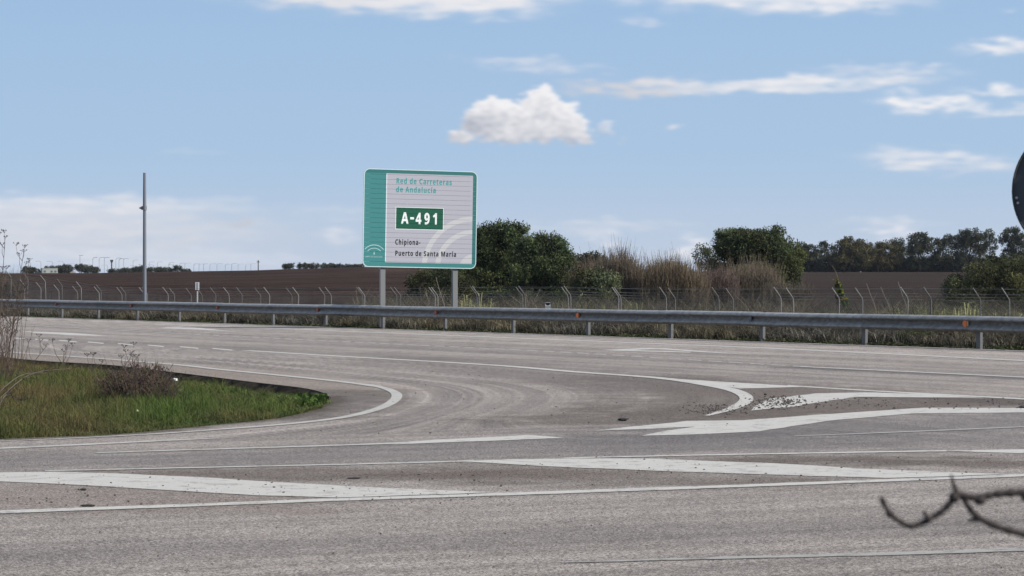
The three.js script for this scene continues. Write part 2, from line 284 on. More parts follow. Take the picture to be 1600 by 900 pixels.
const DIRT = [   // streaks and patches of dirt, dust and tyre wear: path, half width (m), colour, strength
  [gp([[1120, 724], [1250, 719], [1400, 720], [1600, 725], [1800, 726]]), 0.55, [0.075, 0.06, 0.05], 0.75],
  [gp([[760, 739], [900, 744], [1060, 749], [1180, 752]]), 0.7, [0.085, 0.07, 0.058], 0.6],
  [gp([[120, 742], [420, 741], [700, 738], [900, 738]]), 0.6, [0.115, 0.095, 0.08], 0.5],
  [gp([[300, 738], [600, 745], [760, 752]]), 0.6, [0.095, 0.08, 0.068], 0.5],
  [gp([[-200, 775], [100, 778], [330, 781]]), 1.1, [0.175, 0.152, 0.132], 0.7],
  [gp([[1130, 648], [1240, 643], [1340, 634], [1500, 628], [1700, 632]]), 1.3, [0.10, 0.083, 0.07], 0.85],
  [gp([[1340, 618.5], [1450, 622], [1600, 629]]), 0.7, [0.08, 0.068, 0.06], 0.75],
  [gp([[1000, 592], [1090, 602], [1140, 614], [1150, 625], [1090, 645], [980, 655]]), 1.6, [0.10, 0.086, 0.075], 0.75],
  [gp([[1180, 612], [1210, 614], [1290, 610]]), 1.2, [0.12, 0.102, 0.09], 0.7],
  [gp([[640, 562], [800, 578], [950, 592], [1060, 606]]), 1.5, [0.115, 0.102, 0.094], 0.5],
  [gp([[-200, 544], [0, 553.5], [169, 565.5], [284, 577], [405, 592], [473, 600], [530, 612]]), 1.0, [0.205, 0.178, 0.15], 0.8],
  [gp([[520, 612], [532, 622], [520, 634], [470, 650]]), 0.8, [0.10, 0.09, 0.08], 0.8],
  [gp([[1080, 685], [1300, 672], [1600, 655]]), 1.4, [0.105, 0.102, 0.105], 0.6],
  [gp([[940, 680], [1080, 684], [1200, 679]]), 0.35, [0.08, 0.075, 0.075], 0.4],
  [gp([[560, 698], [800, 692], [1000, 690]]), 0.5, [0.11, 0.105, 0.105], 0.5],
  [gp([[0, 722], [400, 714], [800, 705], [1200, 697], [1600, 685]]), 0.9, [0.125, 0.12, 0.12], 0.55],
  [gp([[-100, 870], [400, 852], [900, 838], [1600, 815]]), 0.5, [0.12, 0.113, 0.11], 0.35],
  [gp([[1240, 574.5], [1420, 582.6], [1600, 591], [1800, 600]]), 0.5, [0.07, 0.065, 0.065], 0.6],
];
DIRT.push([islandFront, 0.22, [0.06, 0.05, 0.038], 0.8]);
const ROAD2 = V(9200, 0, -F).normalize(), ROAD2N = V(-ROAD2.z, 0, ROAD2.x);
function roadColor(x, z, c) {
  const s = beyond(x, z), Z = -z;
  const up = sst(-24, -20, s);                                              // 1 on the main road beside the barrier
  const d1 = segDist(x, z, curveIn), d2 = segDist(x, z, curveOut), bay = inside(x, z, BAY) ? 1 : 0;
  let r = 0.386, g = 0.342, b = 0.303;
  const lowU = x * ROAD2N.x + z * ROAD2N.z, lowT = x * ROAD2.x + z * ROAD2.z;
  let st;
  if (bay) { const t = d1 / (d1 + d2 + 1e-6), w = along(x, z); st = 0.8 * fbm(t * 7, w * 0.008, 3) + 0.55 * fbm(t * 34 + 5, w * 0.02, 3) + 0.35 * fbm(t * 90, w * 0.03, 2); }
  else if (up > 0.5) st = fbm(s * 0.9, along(x, z) * 0.015, 4);
  else st = 0.8 * fbm(lowU * 1.6, lowT * 0.03, 4);
  const blot = fbm(x * 0.35 + 50, z * 0.25, 4);
  let k = 1 + (bay ? 0.52 * (0.5 + 1.1 * clamp(0.5 + fbm(x * 0.22 + 4, z * 0.12, 3))) : 0.42) * st + 0.2 * blot;
  if (up > 0.5) { const far = sst(-9, -1, s); k *= lerp(1.0, 1.24, far); }
  r *= k; g *= k; b *= k;
  for (const [pts, rad, col, a] of DIRT) {
    const d = segDist(x, z, pts); if (d > rad * 1.8) continue;
    const w = a * sst(1.6, 0.2, d / rad + 0.9 * fbm(x * 0.9 + rad * 7, z * 1.3, 4) + 0.15 * fbm(x * 5, z * 5, 2));
    r = lerp(r, col[0] * 1.75, w); g = lerp(g, col[1] * 1.66, w); b = lerp(b, col[2] * 1.6, w);
  }
  // seams between paving strips
  if (!bay) { const u = up > 0.5 ? s / 3.6 : lowU / 3.4 + 0.3, e = Math.abs(u - Math.round(u)) * 3.5; const w = 0.16 * sst(0.07, 0.0, e) * sst(-0.2, 0.2, fbm(x * 0.1, z * 0.1, 2)); r *= 1 - w; g *= 1 - w; b *= 1 - w; }
  c[0] = r; c[1] = g; c[2] = b;
}
const BAY = [...curveIn, ...smooth(gp([[0, 697], [300, 688], [700, 672], [1000, 660], [1105, 650]]), 3), ...[...curveOut].reverse()];
{
  const rows = [], cols = [];
  for (let y = 1500; y > 905; y -= 12) rows.push(y); for (let y = 905; y > 488; y -= 1.25) rows.push(y);
  for (let x = -900; x < -40; x += 24) cols.push(x); for (let x = -40; x < 1645; x += 2.6) cols.push(x); for (let x = 1645; x <= 2500; x += 24) cols.push(x);
  const pos = [], col = [], uv = [], idx = [], nc = cols.length, keep = new Uint8Array(rows.length * nc), c = [0, 0, 0];
  rows.forEach((y, j) => cols.forEach((x, i) => {
    const p = onGround(x, y), s = beyond(p.x, p.z);
    if (s > -0.2) p.addScaledVector(RD, 0).addScaledVector(V(0, 0, 1), 0);
    let isIn = s > -0.05 ? 2 : inside(p.x, p.z, island) ? 1 : 0;
    keep[j * nc + i] = isIn;
    pos.push(p.x, 0, p.z); uv.push(p.x / TILE, p.z / TILE); roadColor(p.x, p.z, c); col.push(...c);
  }));
  const snap = (k) => {   // a corner just across an edge is drawn back onto it
    const x = pos[k * 3], z = pos[k * 3 + 2];
    if (keep[k] === 2) { const s = beyond(x, z) + 0.05; pos[k * 3] -= RN.x * s; pos[k * 3 + 2] -= RN.z * s; }
    else if (keep[k] === 1) {
      let best = 1e9, bx = x, bz = z;
      for (let i = 0; i < island.length; i++) { const a = island[i], b = island[(i + 1) % island.length], dx = b.x - a.x, dz = b.z - a.z, t = clamp(((x - a.x) * dx + (z - a.z) * dz) / (dx * dx + dz * dz + 1e-9)), ex = a.x + dx * t, ez = a.z + dz * t, d = (ex - x) ** 2 + (ez - z) ** 2; if (d < best) { best = d; bx = ex; bz = ez; } }
      pos[k * 3] = bx; pos[k * 3 + 2] = bz;
    }
  };
  const snapped = new Set();
  for (let j = 0; j < rows.length - 1; j++) for (let i = 0; i < nc - 1; i++) {
    const a = j * nc + i, q = [a, a + 1, a + nc, a + nc + 1];
    if (q.every((k) => keep[k])) continue;
    idx.push(a, a + 1, a + nc, a + 1, a + nc + 1, a + nc);
    for (const k of q) if (keep[k]) snapped.add(k);
  }
  snapped.forEach(snap);
  const remap = new Map(), P = [], C = [], U = [], I = idx.map((k) => { let m = remap.get(k); if (m === undefined) { m = remap.size; remap.set(k, m); P.push(pos[k * 3], 0, pos[k * 3 + 2]); C.push(col[k * 3], col[k * 3 + 1], col[k * 3 + 2]); U.push(uv[k * 2], uv[k * 2 + 1]); } return m; });
  const g = geoOf(P, I, U, C); g.setAttribute('normal', new THREE.Float32BufferAttribute(P.map((_, i) => i % 3 === 1 ? 1 : 0), 3));
  var road = struct('road', g, asphalt);
}
const paintTex = (() => {
  const N = 1024;
  return dataTex(N, (x, y, c) => {
    const u = x / N, v = y / N, per = (f, o) => { const a = u * 2 * Math.PI, b = v * 2 * Math.PI; return n3(Math.cos(a) * f + o, Math.sin(a) * f + Math.cos(b) * f, Math.sin(b) * f - o); };
    const wear = 0.5 * per(2, 1) + 0.3 * per(6, 4) + 0.2 * per(17, 9), g = asphaltMap[y * N + x];
    let k = 0.86 + 0.07 * wear + 0.14 * (g - 0.5);
    const chip = sst(0.66, 0.76, g + 0.10 * wear), worn = chip * 0.5 + 0.38 * sst(0.05, 0.55, wear) * (0.45 + 1.1 * g);
    c[0] = lerp(k, 0.47, worn); c[1] = lerp(k * 0.985, 0.44, worn); c[2] = lerp(k * 0.955, 0.42, worn);
  });
})();
const paintOf = (k, wear) => {
  const m = new THREE.MeshStandardMaterial({ color: new THREE.Color(k, k * 0.975, k * 0.935), map: paintTex, roughness: 0.8, bumpMap: asphaltBump, bumpScale: 0.0015 });
  return m;
};
const PAINT = [paintOf(0.62), paintOf(0.55), paintOf(0.47), paintOf(0.42)];
function sheet(points, y) {   // a flat outline on the road, with uv in metres
  const sh = new THREE.Shape(points.map((p) => new THREE.Vector2(p.x, -p.z))), g = new THREE.ShapeGeometry(sh);
  g.rotateX(-Math.PI / 2); g.translate(0, y, 0);
  const p = g.attributes.position, uv = g.attributes.uv; for (let i = 0; i < p.count; i++) uv.setXY(i, p.getX(i) / TILE, p.getZ(i) / TILE);
  return g;
}
function ragged(list, amp = 0.02, step = 0.35) {   // follow the outline in short steps with slightly worn edges
  const out = [];
  list.forEach((a, i) => { const b = list[(i + 1) % list.length], n = Math.max(1, Math.min(60, Math.round(a.distanceTo(b) / step))); for (let k = 0; k < n; k++) { const p = a.clone().lerp(b, k / n); p.x += amp * n2(p.x * 3, p.z * 3 + 7); p.z += amp * n2(p.x * 3 + 9, p.z * 3); out.push(p); } });
  return out;
}
OUTLINES.forEach((o) => mesh('road_marking', sheet(ragged(gp(o), 0.03), 0.004), PAINT[0], road));
STRIPES.forEach(([l, wear]) => {
  const c = smooth(l.map(([x, y, t]) => V(x, y, t)), 10), top = c.map((p) => onGround(p.x, p.y - p.z / 2)), bot = c.map((p) => onGround(p.x, p.y + p.z / 2)).reverse();
  mesh('road_marking', sheet(ragged([...top, ...bot], 0.012, 0.5), 0.0045), PAINT[wear], road);
});
DASHES.forEach(([a, b, y0, y1, t]) => mesh('road_marking_dash', sheet(gp([[a, y0 - t / 2], [b, y1 - t / 2], [b, y1 + t / 2], [a, y0 + t / 2]]), 0.004), PAINT[t > 1.3 ? 0 : 2], road));
function ribbon(pts, w) {
  const L = [], R = [];
  pts.forEach((p, i) => { const t = V().subVectors(pts[Math.min(pts.length - 1, i + 1)], pts[Math.max(0, i - 1)]).setY(0).normalize(), n = V(-t.z, 0, t.x), k = (typeof w === 'function' ? w(i / (pts.length - 1)) : w) / 2; L.push(p.clone().addScaledVector(n, k)); R.push(p.clone().addScaledVector(n, -k)); });
  const pos = [], uv = [], idx = [];
  L.forEach((l, i) => { const r = R[i]; pos.push(l.x, 0.006, l.z, r.x, 0.006, r.z); uv.push(l.x / TILE, l.z / TILE, r.x / TILE, r.z / TILE); if (i) { const k = i * 2; idx.push(k - 2, k - 1, k, k - 1, k + 1, k); } });
  const g = geoOf(pos, idx, uv); if (g.attributes.normal.getY(0) < 0) { g.setIndex(idx.map((_, i) => idx[i - i % 3 + [0, 2, 1][i % 3]])); g.computeVertexNormals(); }
  return g;
}
mesh('road_marking', ribbon(curveIn, (t) => (t < 0.42 ? 0.19 : 0.135) * (t > 0.8 ? lerp(1, 0.35, (t - 0.8) / 0.2) : 1)), PAINT[1], road);
mesh('road_marking', ribbon(curveOut, (t) => lerp(0.26, 0.17, sst(0.5, 0.8, t)) * (t > 0.88 ? lerp(1, 0.4, (t - 0.88) / 0.12) : 1)), PAINT[0], road);
{   // the broken edge of the asphalt where it stands above the soil of the green island
  const P = smooth(islandBack, 40), pos = [], idx = [], col = [], rows = 5;
  P.forEach((p, i) => {
    const t = V().subVectors(P[Math.min(P.length - 1, i + 1)], P[Math.max(0, i - 1)]).normalize(), n = V(-t.z, 0, t.x); if (n.z < 0) n.multiplyScalar(-1);
    for (let k = 0; k < rows; k++) {
      const u = k / (rows - 1), q = p.clone().addScaledVector(n, (k ? 0.05 * n2(p.x * 4 + k, p.z * 4) : 0) + 0.34 * u * (1 + 0.5 * n2(p.x * 1.5, p.z * 1.5 + k)) - 0.01), v = (0.75 + 0.5 * n2(p.x * 6 + k * 3, p.z * 6)) * (k ? 1 : 1.4);
      pos.push(q.x, -0.002 - 0.17 * u + (k && k < rows - 1 ? 0.025 * n2(p.x * 5, p.z * 5 + k * 2) : 0), q.z); col.push(0.040 * v, 0.033 * v, 0.026 * v);
    }
    if (i) for (let k = 0; k < rows - 1; k++) { const a = (i - 1) * rows + k; idx.push(a, a + 1, a + rows, a + 1, a + rows + 1, a + rows); }
  });
  mesh('soil_bank', geoOf(pos, idx, null, col), new THREE.MeshPhysicalMaterial({ color: new THREE.Color(1, 1, 1), vertexColors: true, roughness: 1, specularIntensity: 0.02, side: THREE.DoubleSide }), road);
}

// ---------------------------------------------------------------- the land: one sheet to the horizon
const soilTex = dataTex(512, (x, y, c) => { const a = x / 512 * 2 * Math.PI, b = y / 512 * 2 * Math.PI, q = (f, o) => n3(Math.cos(a) * f + o, Math.sin(a) * f + Math.cos(b) * f, Math.sin(b) * f + o * 2); const v = 0.78 + 0.2 * q(5, 2) + 0.16 * q(17, 5) + 0.14 * (rnd() - 0.5); c[0] = v; c[1] = v; c[2] = v; });
{
  const zs = [], xs = []; for (let z = -60; z < 40; z += 8) zs.push(z); for (let z = 40; z < 150; z += 1.0) zs.push(z); for (let z = 150; z < 470; z += 3) zs.push(z); for (let z = 470; z < 900; z += 25) zs.push(z); for (let z = 900; z <= 4000; z += 200) zs.push(z);
  const N = 260; for (let i = 0; i <= N; i++) { const u = i / N * 2 - 1; xs.push(Math.sign(u) * (0.35 * Math.abs(u) + 0.65 * Math.abs(u) ** 3)); }
  const pos = [], col = [], uv = [], idx = [], nc = xs.length;
  zs.forEach((Z, j) => xs.forEach((u, i) => {
    const half = 90 + Math.max(0, Z) * 0.62, x = u * half, s = beyond(x, -Z);
    pos.push(x, land(x, -Z), -Z); uv.push(x / 5, Z / 5);
    const n = fbm(x * 0.06, Z * 0.05, 4), row = fbm(x * 0.004 + 3, (Z - 0.12 * x) * 0.16, 3), fine = fbm(x * 0.6, Z * 0.6, 3);
    let c = [0.072, 0.046, 0.037].map((v) => v * (1 + 0.25 * n + 0.75 * row + 0.2 * fine));
    if (s < 40) { const w = sst(40, 18, s + 5 * n), k = fbm(x * 0.2 + 9, Z * 0.2, 3); const g = [lerp(0.075, 0.055, k), lerp(0.068, 0.065, k), lerp(0.048, 0.035, k)]; c = c.map((v, q) => lerp(v, g[q], w)); }
    const px = 800 + F * x / Math.max(30, Z), tan = Math.exp(-(((px - 615) / 40) ** 2)) * sst(360, 420, Z) * sst(470, 445, Z); c = c.map((v, q) => lerp(v, [0.19, 0.13, 0.095][q], tan * 0.6 * clamp(0.6 + n * 1.4)));
    const rt = sst(1150, 1300, px) * sst(120, 200, Z); c = c.map((v, q) => lerp(v, [0.070, 0.054, 0.045][q] * (1 + 0.35 * row), rt * 0.8));
    col.push(...c);
    if (i && j) { const a = (j - 1) * nc + i - 1; idx.push(a, a + 1, a + nc, a + 1, a + nc + 1, a + nc); }
  }));
  struct('ground', geoOf(pos, idx, uv, col), new THREE.MeshPhysicalMaterial({ specularIntensity: 0.02, map: soilTex, vertexColors: true, roughness: 0.95, bumpMap: soilTex, bumpScale: 0.1 }));
}
// soil of the green island, a little lower than the road at its far edge
const islandLevel = (x, z) => { const f = segDist(x, z, islandFront), b = segDist(x, z, islandBack); return -0.03 - 0.10 * f / (f + b + 1e-6) + 0.02 * fbm(x * 0.8, z * 0.8, 2); };
{
  const pos = [], idx = [], col = [], uv = [], nx = 70, nz = 120, x0 = -17, x1 = -1.8, z0 = -58, z1 = -22.5;
  for (let j = 0; j <= nz; j++) for (let i = 0; i <= nx; i++) {
    const x = lerp(x0, x1, i / nx), z = lerp(z0, z1, j / nz); pos.push(x, Math.min(-0.012, islandLevel(x, z)), z); uv.push(x / 2, z / 2); const k = 1 + 0.4 * fbm(x, z, 3); col.push(0.036 * k, 0.034 * k, 0.02 * k);
    if (i && j) { const a = (j - 1) * (nx + 1) + i - 1; idx.push(a, a + nx + 1, a + 1, a + 1, a + nx + 1, a + nx + 2); }
  }
  struct('green_island', geoOf(pos, idx, uv, col), new THREE.MeshPhysicalMaterial({ specularIntensity: 0.05, map: soilTex, vertexColors: true, roughness: 1 }));
}

// ---------------------------------------------------------------- crash barrier
const railTex = dataTex(1024, (x, y, c) => {   // dulled zinc with streaks of grime; shade painted into the groove and lower edge
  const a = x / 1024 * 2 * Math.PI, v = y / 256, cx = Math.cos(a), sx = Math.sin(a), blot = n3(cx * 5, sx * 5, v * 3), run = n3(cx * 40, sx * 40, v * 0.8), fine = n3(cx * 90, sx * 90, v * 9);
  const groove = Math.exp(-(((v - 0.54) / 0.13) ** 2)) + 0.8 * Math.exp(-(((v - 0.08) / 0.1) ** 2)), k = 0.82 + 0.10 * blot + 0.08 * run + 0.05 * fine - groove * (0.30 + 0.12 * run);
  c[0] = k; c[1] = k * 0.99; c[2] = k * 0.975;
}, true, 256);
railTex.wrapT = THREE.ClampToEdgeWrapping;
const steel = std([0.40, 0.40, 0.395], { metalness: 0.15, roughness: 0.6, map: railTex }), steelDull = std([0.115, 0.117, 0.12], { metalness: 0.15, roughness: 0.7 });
{
  const px = (n, L) => { const p = railPoint(n * L, 0); return 800 + F * p.x / -p.z; };
  let L = 3; while (px(1, L) > 1352) L += 0.01;
  const t = thing('crash_barrier', 'long galvanised steel crash barrier with W shaped rail along the far edge of the road', 'crash barrier', railPoint(0, 0));
  t.rotation.y = Math.atan2(-RD.z, RD.x);                       // local x runs along the barrier, local z towards ...
  const face = V(RN.x, 0, RN.z).multiplyScalar(-1).applyAxisAngle(V(0, 1, 0), -t.rotation.y).z > 0 ? 1 : -1;   // ... or away from the road
  const prof = [[-0.03, 0.722], [0.02, 0.716], [0.075, 0.692], [0.108, 0.664], [0.112, 0.65], [0.1, 0.636], [0.012, 0.606], [0.0, 0.586], [0.0, 0.556], [0.014, 0.534], [0.09, 0.488], [0.11, 0.47], [0.11, 0.458], [0.09, 0.44], [0.03, 0.404], [0.0, 0.402]].map(([d, y]) => [d, 0.36 + (y - 0.398) * 1.1]);
  const rail = (a, b, off) => {
    const pos = [], uv = [], idx = [], P = [...prof.map(([d, y]) => [d + off, y]), ...[...prof].reverse().map(([d, y]) => [d + off - 0.006, y])], n = P.length;
    for (const x of [a, b]) for (const [d, y] of P) { pos.push(x, y, face * d); uv.push(x / 6, (y - 0.36) / 0.36); }
    for (let i = 0; i < n; i++) { const j = (i + 1) % n; idx.push(i, j, i + n, j, j + n, i + n); }
    return geoOf(pos, idx, uv).toNonIndexed();
  };
  const shade = (g) => { g.deleteAttribute('normal'); g.computeVertexNormals(); return g; };
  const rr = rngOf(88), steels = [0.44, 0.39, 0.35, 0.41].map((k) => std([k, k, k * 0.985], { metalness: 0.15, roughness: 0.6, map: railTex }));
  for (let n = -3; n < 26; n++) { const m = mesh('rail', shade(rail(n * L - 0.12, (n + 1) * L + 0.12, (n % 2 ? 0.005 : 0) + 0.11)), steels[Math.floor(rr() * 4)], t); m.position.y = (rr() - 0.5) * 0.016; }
  const post = merge([box(0.125, 1.0, 0.006, 0, 0.16, face * 0.045), box(0.006, 1.0, 0.07, -0.062, 0.16, face * 0.01), box(0.006, 1.0, 0.07, 0.062, 0.16, face * 0.01)]);
  const block = merge([box(0.13, 0.2, 0.07, 0, 0.53, face * 0.082)]), bolt = new THREE.CylinderGeometry(0.018, 0.018, 0.014, 8).rotateX(Math.PI / 2).translate(0, 0.55, face * 0.125);
  const amber = std([0.62, 0.15, 0.02], { roughness: 0.35 }), dullRed = std([0.30, 0.07, 0.03], { roughness: 0.5 }), pale = std([0.55, 0.5, 0.4]);
  const sh = new THREE.Shape([[-0.05, -0.065], [0.02, -0.075], [0.07, -0.03], [0.075, 0.03], [0.02, 0.085], [-0.05, 0.075]].map(([x, y]) => new THREE.Vector2(x, y)));
  const refl = new THREE.ExtrudeGeometry(sh, { depth: 0.014, bevelEnabled: true, bevelSize: 0.004, bevelThickness: 0.004, bevelSegments: 1 }), strip = box(0.034, 0.11, 0.016, -0.058, 0.002, 0.012);
  if (face < 0) { refl.rotateY(Math.PI).scale(-1, 1, 1); refl.index ? 0 : (() => { const p = refl.attributes.position, q = refl.attributes.normal; for (let i = 0; i < p.count; i += 3) for (const a of [p, q]) { const x = a.getX(i), y = a.getY(i), z = a.getZ(i); a.setXYZ(i, a.getX(i + 1), a.getY(i + 1), a.getZ(i + 1)); a.setXYZ(i + 1, x, y, z); } })(); }
  for (let n = -3; n < 26; n++) {
    { const q = mesh('post', post, steelDull, t); q.position.x = n * L; q.rotation.z = (rr() - 0.5) * 0.05; }
    mesh('spacer', block, steelDull, t).position.x = n * L;
    mesh('bolt', bolt, steelDull, t).position.x = n * L + 0.03;
    if (n % 2 === 0) {
      const bare = n === 2, r = mesh('reflector', refl, bare ? steelDull : n > 5 ? dullRed : amber, t);
      r.position.set(n * L + 0.28, 0.545, face * 0.165);
      if (!bare) mesh('reflector_strip', strip, n === 0 ? pale : dullRed, r);
    }
  }
}

// ---------------------------------------------------------------- the road information board
{
  const Z = 80, base = atDepth(655, 512, Z), sc = Z / F, W = 181 * sc, H = 150.5 * sc;
  const t = thing('road_sign', 'large white and teal road network board lettered A-491 on two grey steel posts', 'road sign', [base.x, -0.12, base.z], 0.30);
  const cv = document.createElement('canvas'), cw = 1420, chh = 1208; cv.width = cw; cv.height = chh;
  const x = cv.getContext('2d'), X = (v) => (v - 133) / 887 * cw, Y = (v) => v * chh;
  x.fillStyle = '#a9a8b0'; x.fillRect(0, 0, cw, chh);
  const R = [cw * 0.985, chh * 1.01];
  x.lineCap = 'butt'; x.strokeStyle = '#bcbbbc';
  for (const [r, w] of [[395 / 887 * cw, 62], [290 / 887 * cw, 62]]) { x.lineWidth = w; x.beginPath(); x.arc(R[0], R[1], r, 0, 2 * Math.PI); x.stroke(); }
  x.fillStyle = '#bcbbbc'; x.beginPath(); x.arc(R[0], R[1], 118 / 887 * cw, 0, 2 * Math.PI); x.fill();
  const teal = '#3a7d7c', tealD = '#2d6a69';
  x.fillStyle = teal; x.fillRect(0, 0, X(305), chh); x.fillStyle = tealD; x.fillRect(0, 0, cw, 0.036 * chh); x.fillRect(X(990), 0, cw, chh); x.fillStyle = teal; x.fillRect(0, 0.972 * chh, cw, chh);
  x.fillStyle = '#377877'; x.fillRect(X(305), 0.957 * chh, cw, 0.03 * chh);
  x.fillStyle = '#d9dde2'; x.fillRect(X(304), 0.04 * chh, 10, 0.91 * chh);
  const fit = (s, x0, x1, top, bottom, color, weight = 'bold', gap = 7) => { x.save(); x.fillStyle = color; x.font = weight + ' 100px sans-serif'; x.textBaseline = 'alphabetic'; const ws = [...s].map((ch) => x.measureText(ch).width), w = ws.reduce((a, b) => a + b, 0) + gap * (s.length - 1), cap = 71.5; x.translate(X(x0), Y(bottom)); x.scale((X(x1) - X(x0)) / w, (Y(bottom) - Y(top)) / cap); let at = 0; [...s].forEach((ch, i) => { x.fillText(ch, at, 0); x.lineWidth = 2.5; x.strokeStyle = color; x.strokeText(ch, at, 0); at += ws[i] + gap; }); x.restore(); };
  fit('Red de Carreteras', 380, 822, 0.085, 0.141, '#3f8f8e'); fit('de Andalucía', 380, 697, 0.172, 0.228, '#3f8f8e');
  x.fillStyle = '#e9ecea'; x.fillRect(X(381), Y(0.382), X(760) - X(381), Y(0.612) - Y(0.382)); x.fillStyle = '#03513a'; x.fillRect(X(385), Y(0.387), X(756) - X(385), Y(0.607) - Y(0.387));
  fit('A', 426, 482, 0.438, 0.552, '#e6e8e6'); fit('491', 540, 718, 0.438, 0.552, '#e6e8e6', 'bold', 26); x.fillStyle = '#f2f4f2'; x.fillRect(X(496), Y(0.484), X(526) - X(496), Y(0.507) - Y(0.484));
  fit('Chipiona-', 380, 580, 0.718, 0.771, '#07080a'); fit('Puerto de Santa María', 380, 866, 0.834, 0.886, '#07080a');
  x.strokeStyle = '#a9c4c2'; x.lineWidth = 9; const ex = X(218);
  x.beginPath(); x.arc(ex, Y(0.905), 0.125 * chh, Math.PI * 1.22, Math.PI * 1.78); x.stroke(); x.lineWidth = 8; x.beginPath(); x.arc(ex, Y(0.905), 0.092 * chh, Math.PI * 1.24, Math.PI * 1.76); x.stroke();
  x.fillStyle = '#a9c4c2'; x.beginPath(); x.moveTo(ex - 9, Y(0.878)); x.lineTo(ex, Y(0.842)); x.lineTo(ex + 9, Y(0.878)); x.fill(); x.font = 'bold 20px sans-serif'; x.textAlign = 'center'; x.fillText('JUNTA DE ANDALUCIA', ex, Y(0.906));
  // grime from rain along the board
  const rr = rngOf(5); for (let i = 0; i < 260; i++) { x.fillStyle = `rgba(70,66,70,${0.012 + 0.03 * rr()})`; x.fillRect(rr() * cw, rr() * chh, 2 + 5 * rr(), 20 + 130 * rr()); }
  const tex = new THREE.CanvasTexture(cv); tex.colorSpace = THREE.SRGBColorSpace;
  const face = new THREE.MeshStandardMaterial({ map: tex, roughness: 0.45 }), alu = std([0.5, 0.52, 0.53], { metalness: 0.4, roughness: 0.5 }), rim = std([0.55, 0.68, 0.66], { roughness: 0.4 });
  const hb = 1.45 + 23 * sc + 0.12, N = 20, sh = H / N, rad = 0.17, roll = -0.017;
  const edge = (y) => { const d = Math.min(y, H - y); return d < rad ? W / 2 - rad + Math.sqrt(Math.max(0, rad * rad - (rad - d) ** 2)) : W / 2; };
  for (let i = 0; i < N; i++) {
    const y0 = i * sh + 0.0022, y1 = (i + 1) * sh - 0.0022, L = [], K = (i === 0 || i >= N - 2 || i === 1) ? 8 : 1;
    for (let k = 0; k <= K; k++) { const y = lerp(y0, y1, k / K); L.push([edge(y), y]); }
    const s = new THREE.Shape([...L.map(([a, y]) => new THREE.Vector2(a, y)), ...[...L].reverse().map(([a, y]) => new THREE.Vector2(-a, y))]);
    const g = new THREE.ExtrudeGeometry(s, { depth: 0.03, bevelEnabled: true, bevelSize: 0.002, bevelThickness: 0.004, bevelOffset: -0.002, bevelSegments: 1 });
    const p = g.attributes.position, uv = g.attributes.uv; for (let k = 0; k < p.count; k++) uv.setXY(k, clamp(p.getX(k) / W + 0.5, 0.002, 0.998), clamp(p.getY(k) / H, 0.002, 0.998));
    g.translate(0, -H / 2, 0.11).rotateZ(roll).translate(0, hb + H / 2, 0); mesh('slat', g, face, t);
  }
  const ring = [], hole = []; for (let i = 0; i < 48; i++) { const q = Math.floor(i / 12), a = (i % 12) / 11 * Math.PI / 2 + q * Math.PI / 2, cx = (q === 0 || q === 3 ? 1 : -1) * (W / 2 - rad), cy = (q < 2 ? 1 : -1) * (H / 2 - rad); ring.push(new THREE.Vector2(cx + (rad + 0.022) * Math.cos(a), cy + (rad + 0.022) * Math.sin(a))); hole.push(new THREE.Vector2(cx + (rad - 0.001) * Math.cos(a), cy + (rad - 0.001) * Math.sin(a))); }
  const rs = new THREE.Shape(ring); rs.holes.push(new THREE.Path(hole.reverse()));
  mesh('rim', new THREE.ExtrudeGeometry(rs, { depth: 0.05, bevelEnabled: false }).translate(0, 0, 0.098).rotateZ(roll).translate(0, hb + H / 2, 0), rim, t);
  mesh('backing', box(W - 0.4, H - 0.06, 0.012, 0, 0, 0.102).rotateZ(roll).translate(0, hb + H / 2, 0), alu, t);
  for (const px of [-1.19, 1.15]) mesh('post', box(0.155, hb + H - 0.1, 0.18, px, (hb + H - 0.1) / 2 - 0.1, 0, 0.012), std([0.18, 0.183, 0.183], { metalness: 0.15, roughness: 0.65 }), t);
  for (const y of [0.4, 1.5, 2.6]) mesh('crossbar', box(3.0, 0.08, 0.04, 0, hb + y, 0.093 - 0.02), alu, t);
}

// ---------------------------------------------------------------- tall pole behind the barrier
{
  const b = atDepth(226, 505, 100), t = thing('tall_pole', 'tall slim grey steel pole with small bracket behind the barrier, left of the sign', 'pole', [b.x, -0.15, b.z]);
  const m = std([0.16, 0.175, 0.20], { metalness: 0.3, roughness: 0.55 });
  const h = EYE + (440.5 - 325) / 40 + 0.15, h2 = EYE + (440.5 - 270) / 40 + 0.15;
  mesh('pole', new THREE.CylinderGeometry(0.062, 0.082, h, 14).translate(0, h / 2, 0), m, t);
  mesh('pole_top', new THREE.CylinderGeometry(0.055, 0.07, h2 - h, 14).translate(0, (h + h2) / 2, 0), m, t);
  mesh('collar', new THREE.CylinderGeometry(0.088, 0.088, 0.16, 14).translate(0, h, 0), m, t);
  mesh('bracket', merge([box(0.16, 0.05, 0.06, -0.13, h, 0), new THREE.ConeGeometry(0.08, 0.12, 8).rotateZ(Math.PI / 2).translate(-0.16, h, 0)]), m, t);
  mesh('base_plate', box(0.3, 0.04, 0.3, 0, 0.1, 0), m, t);
}
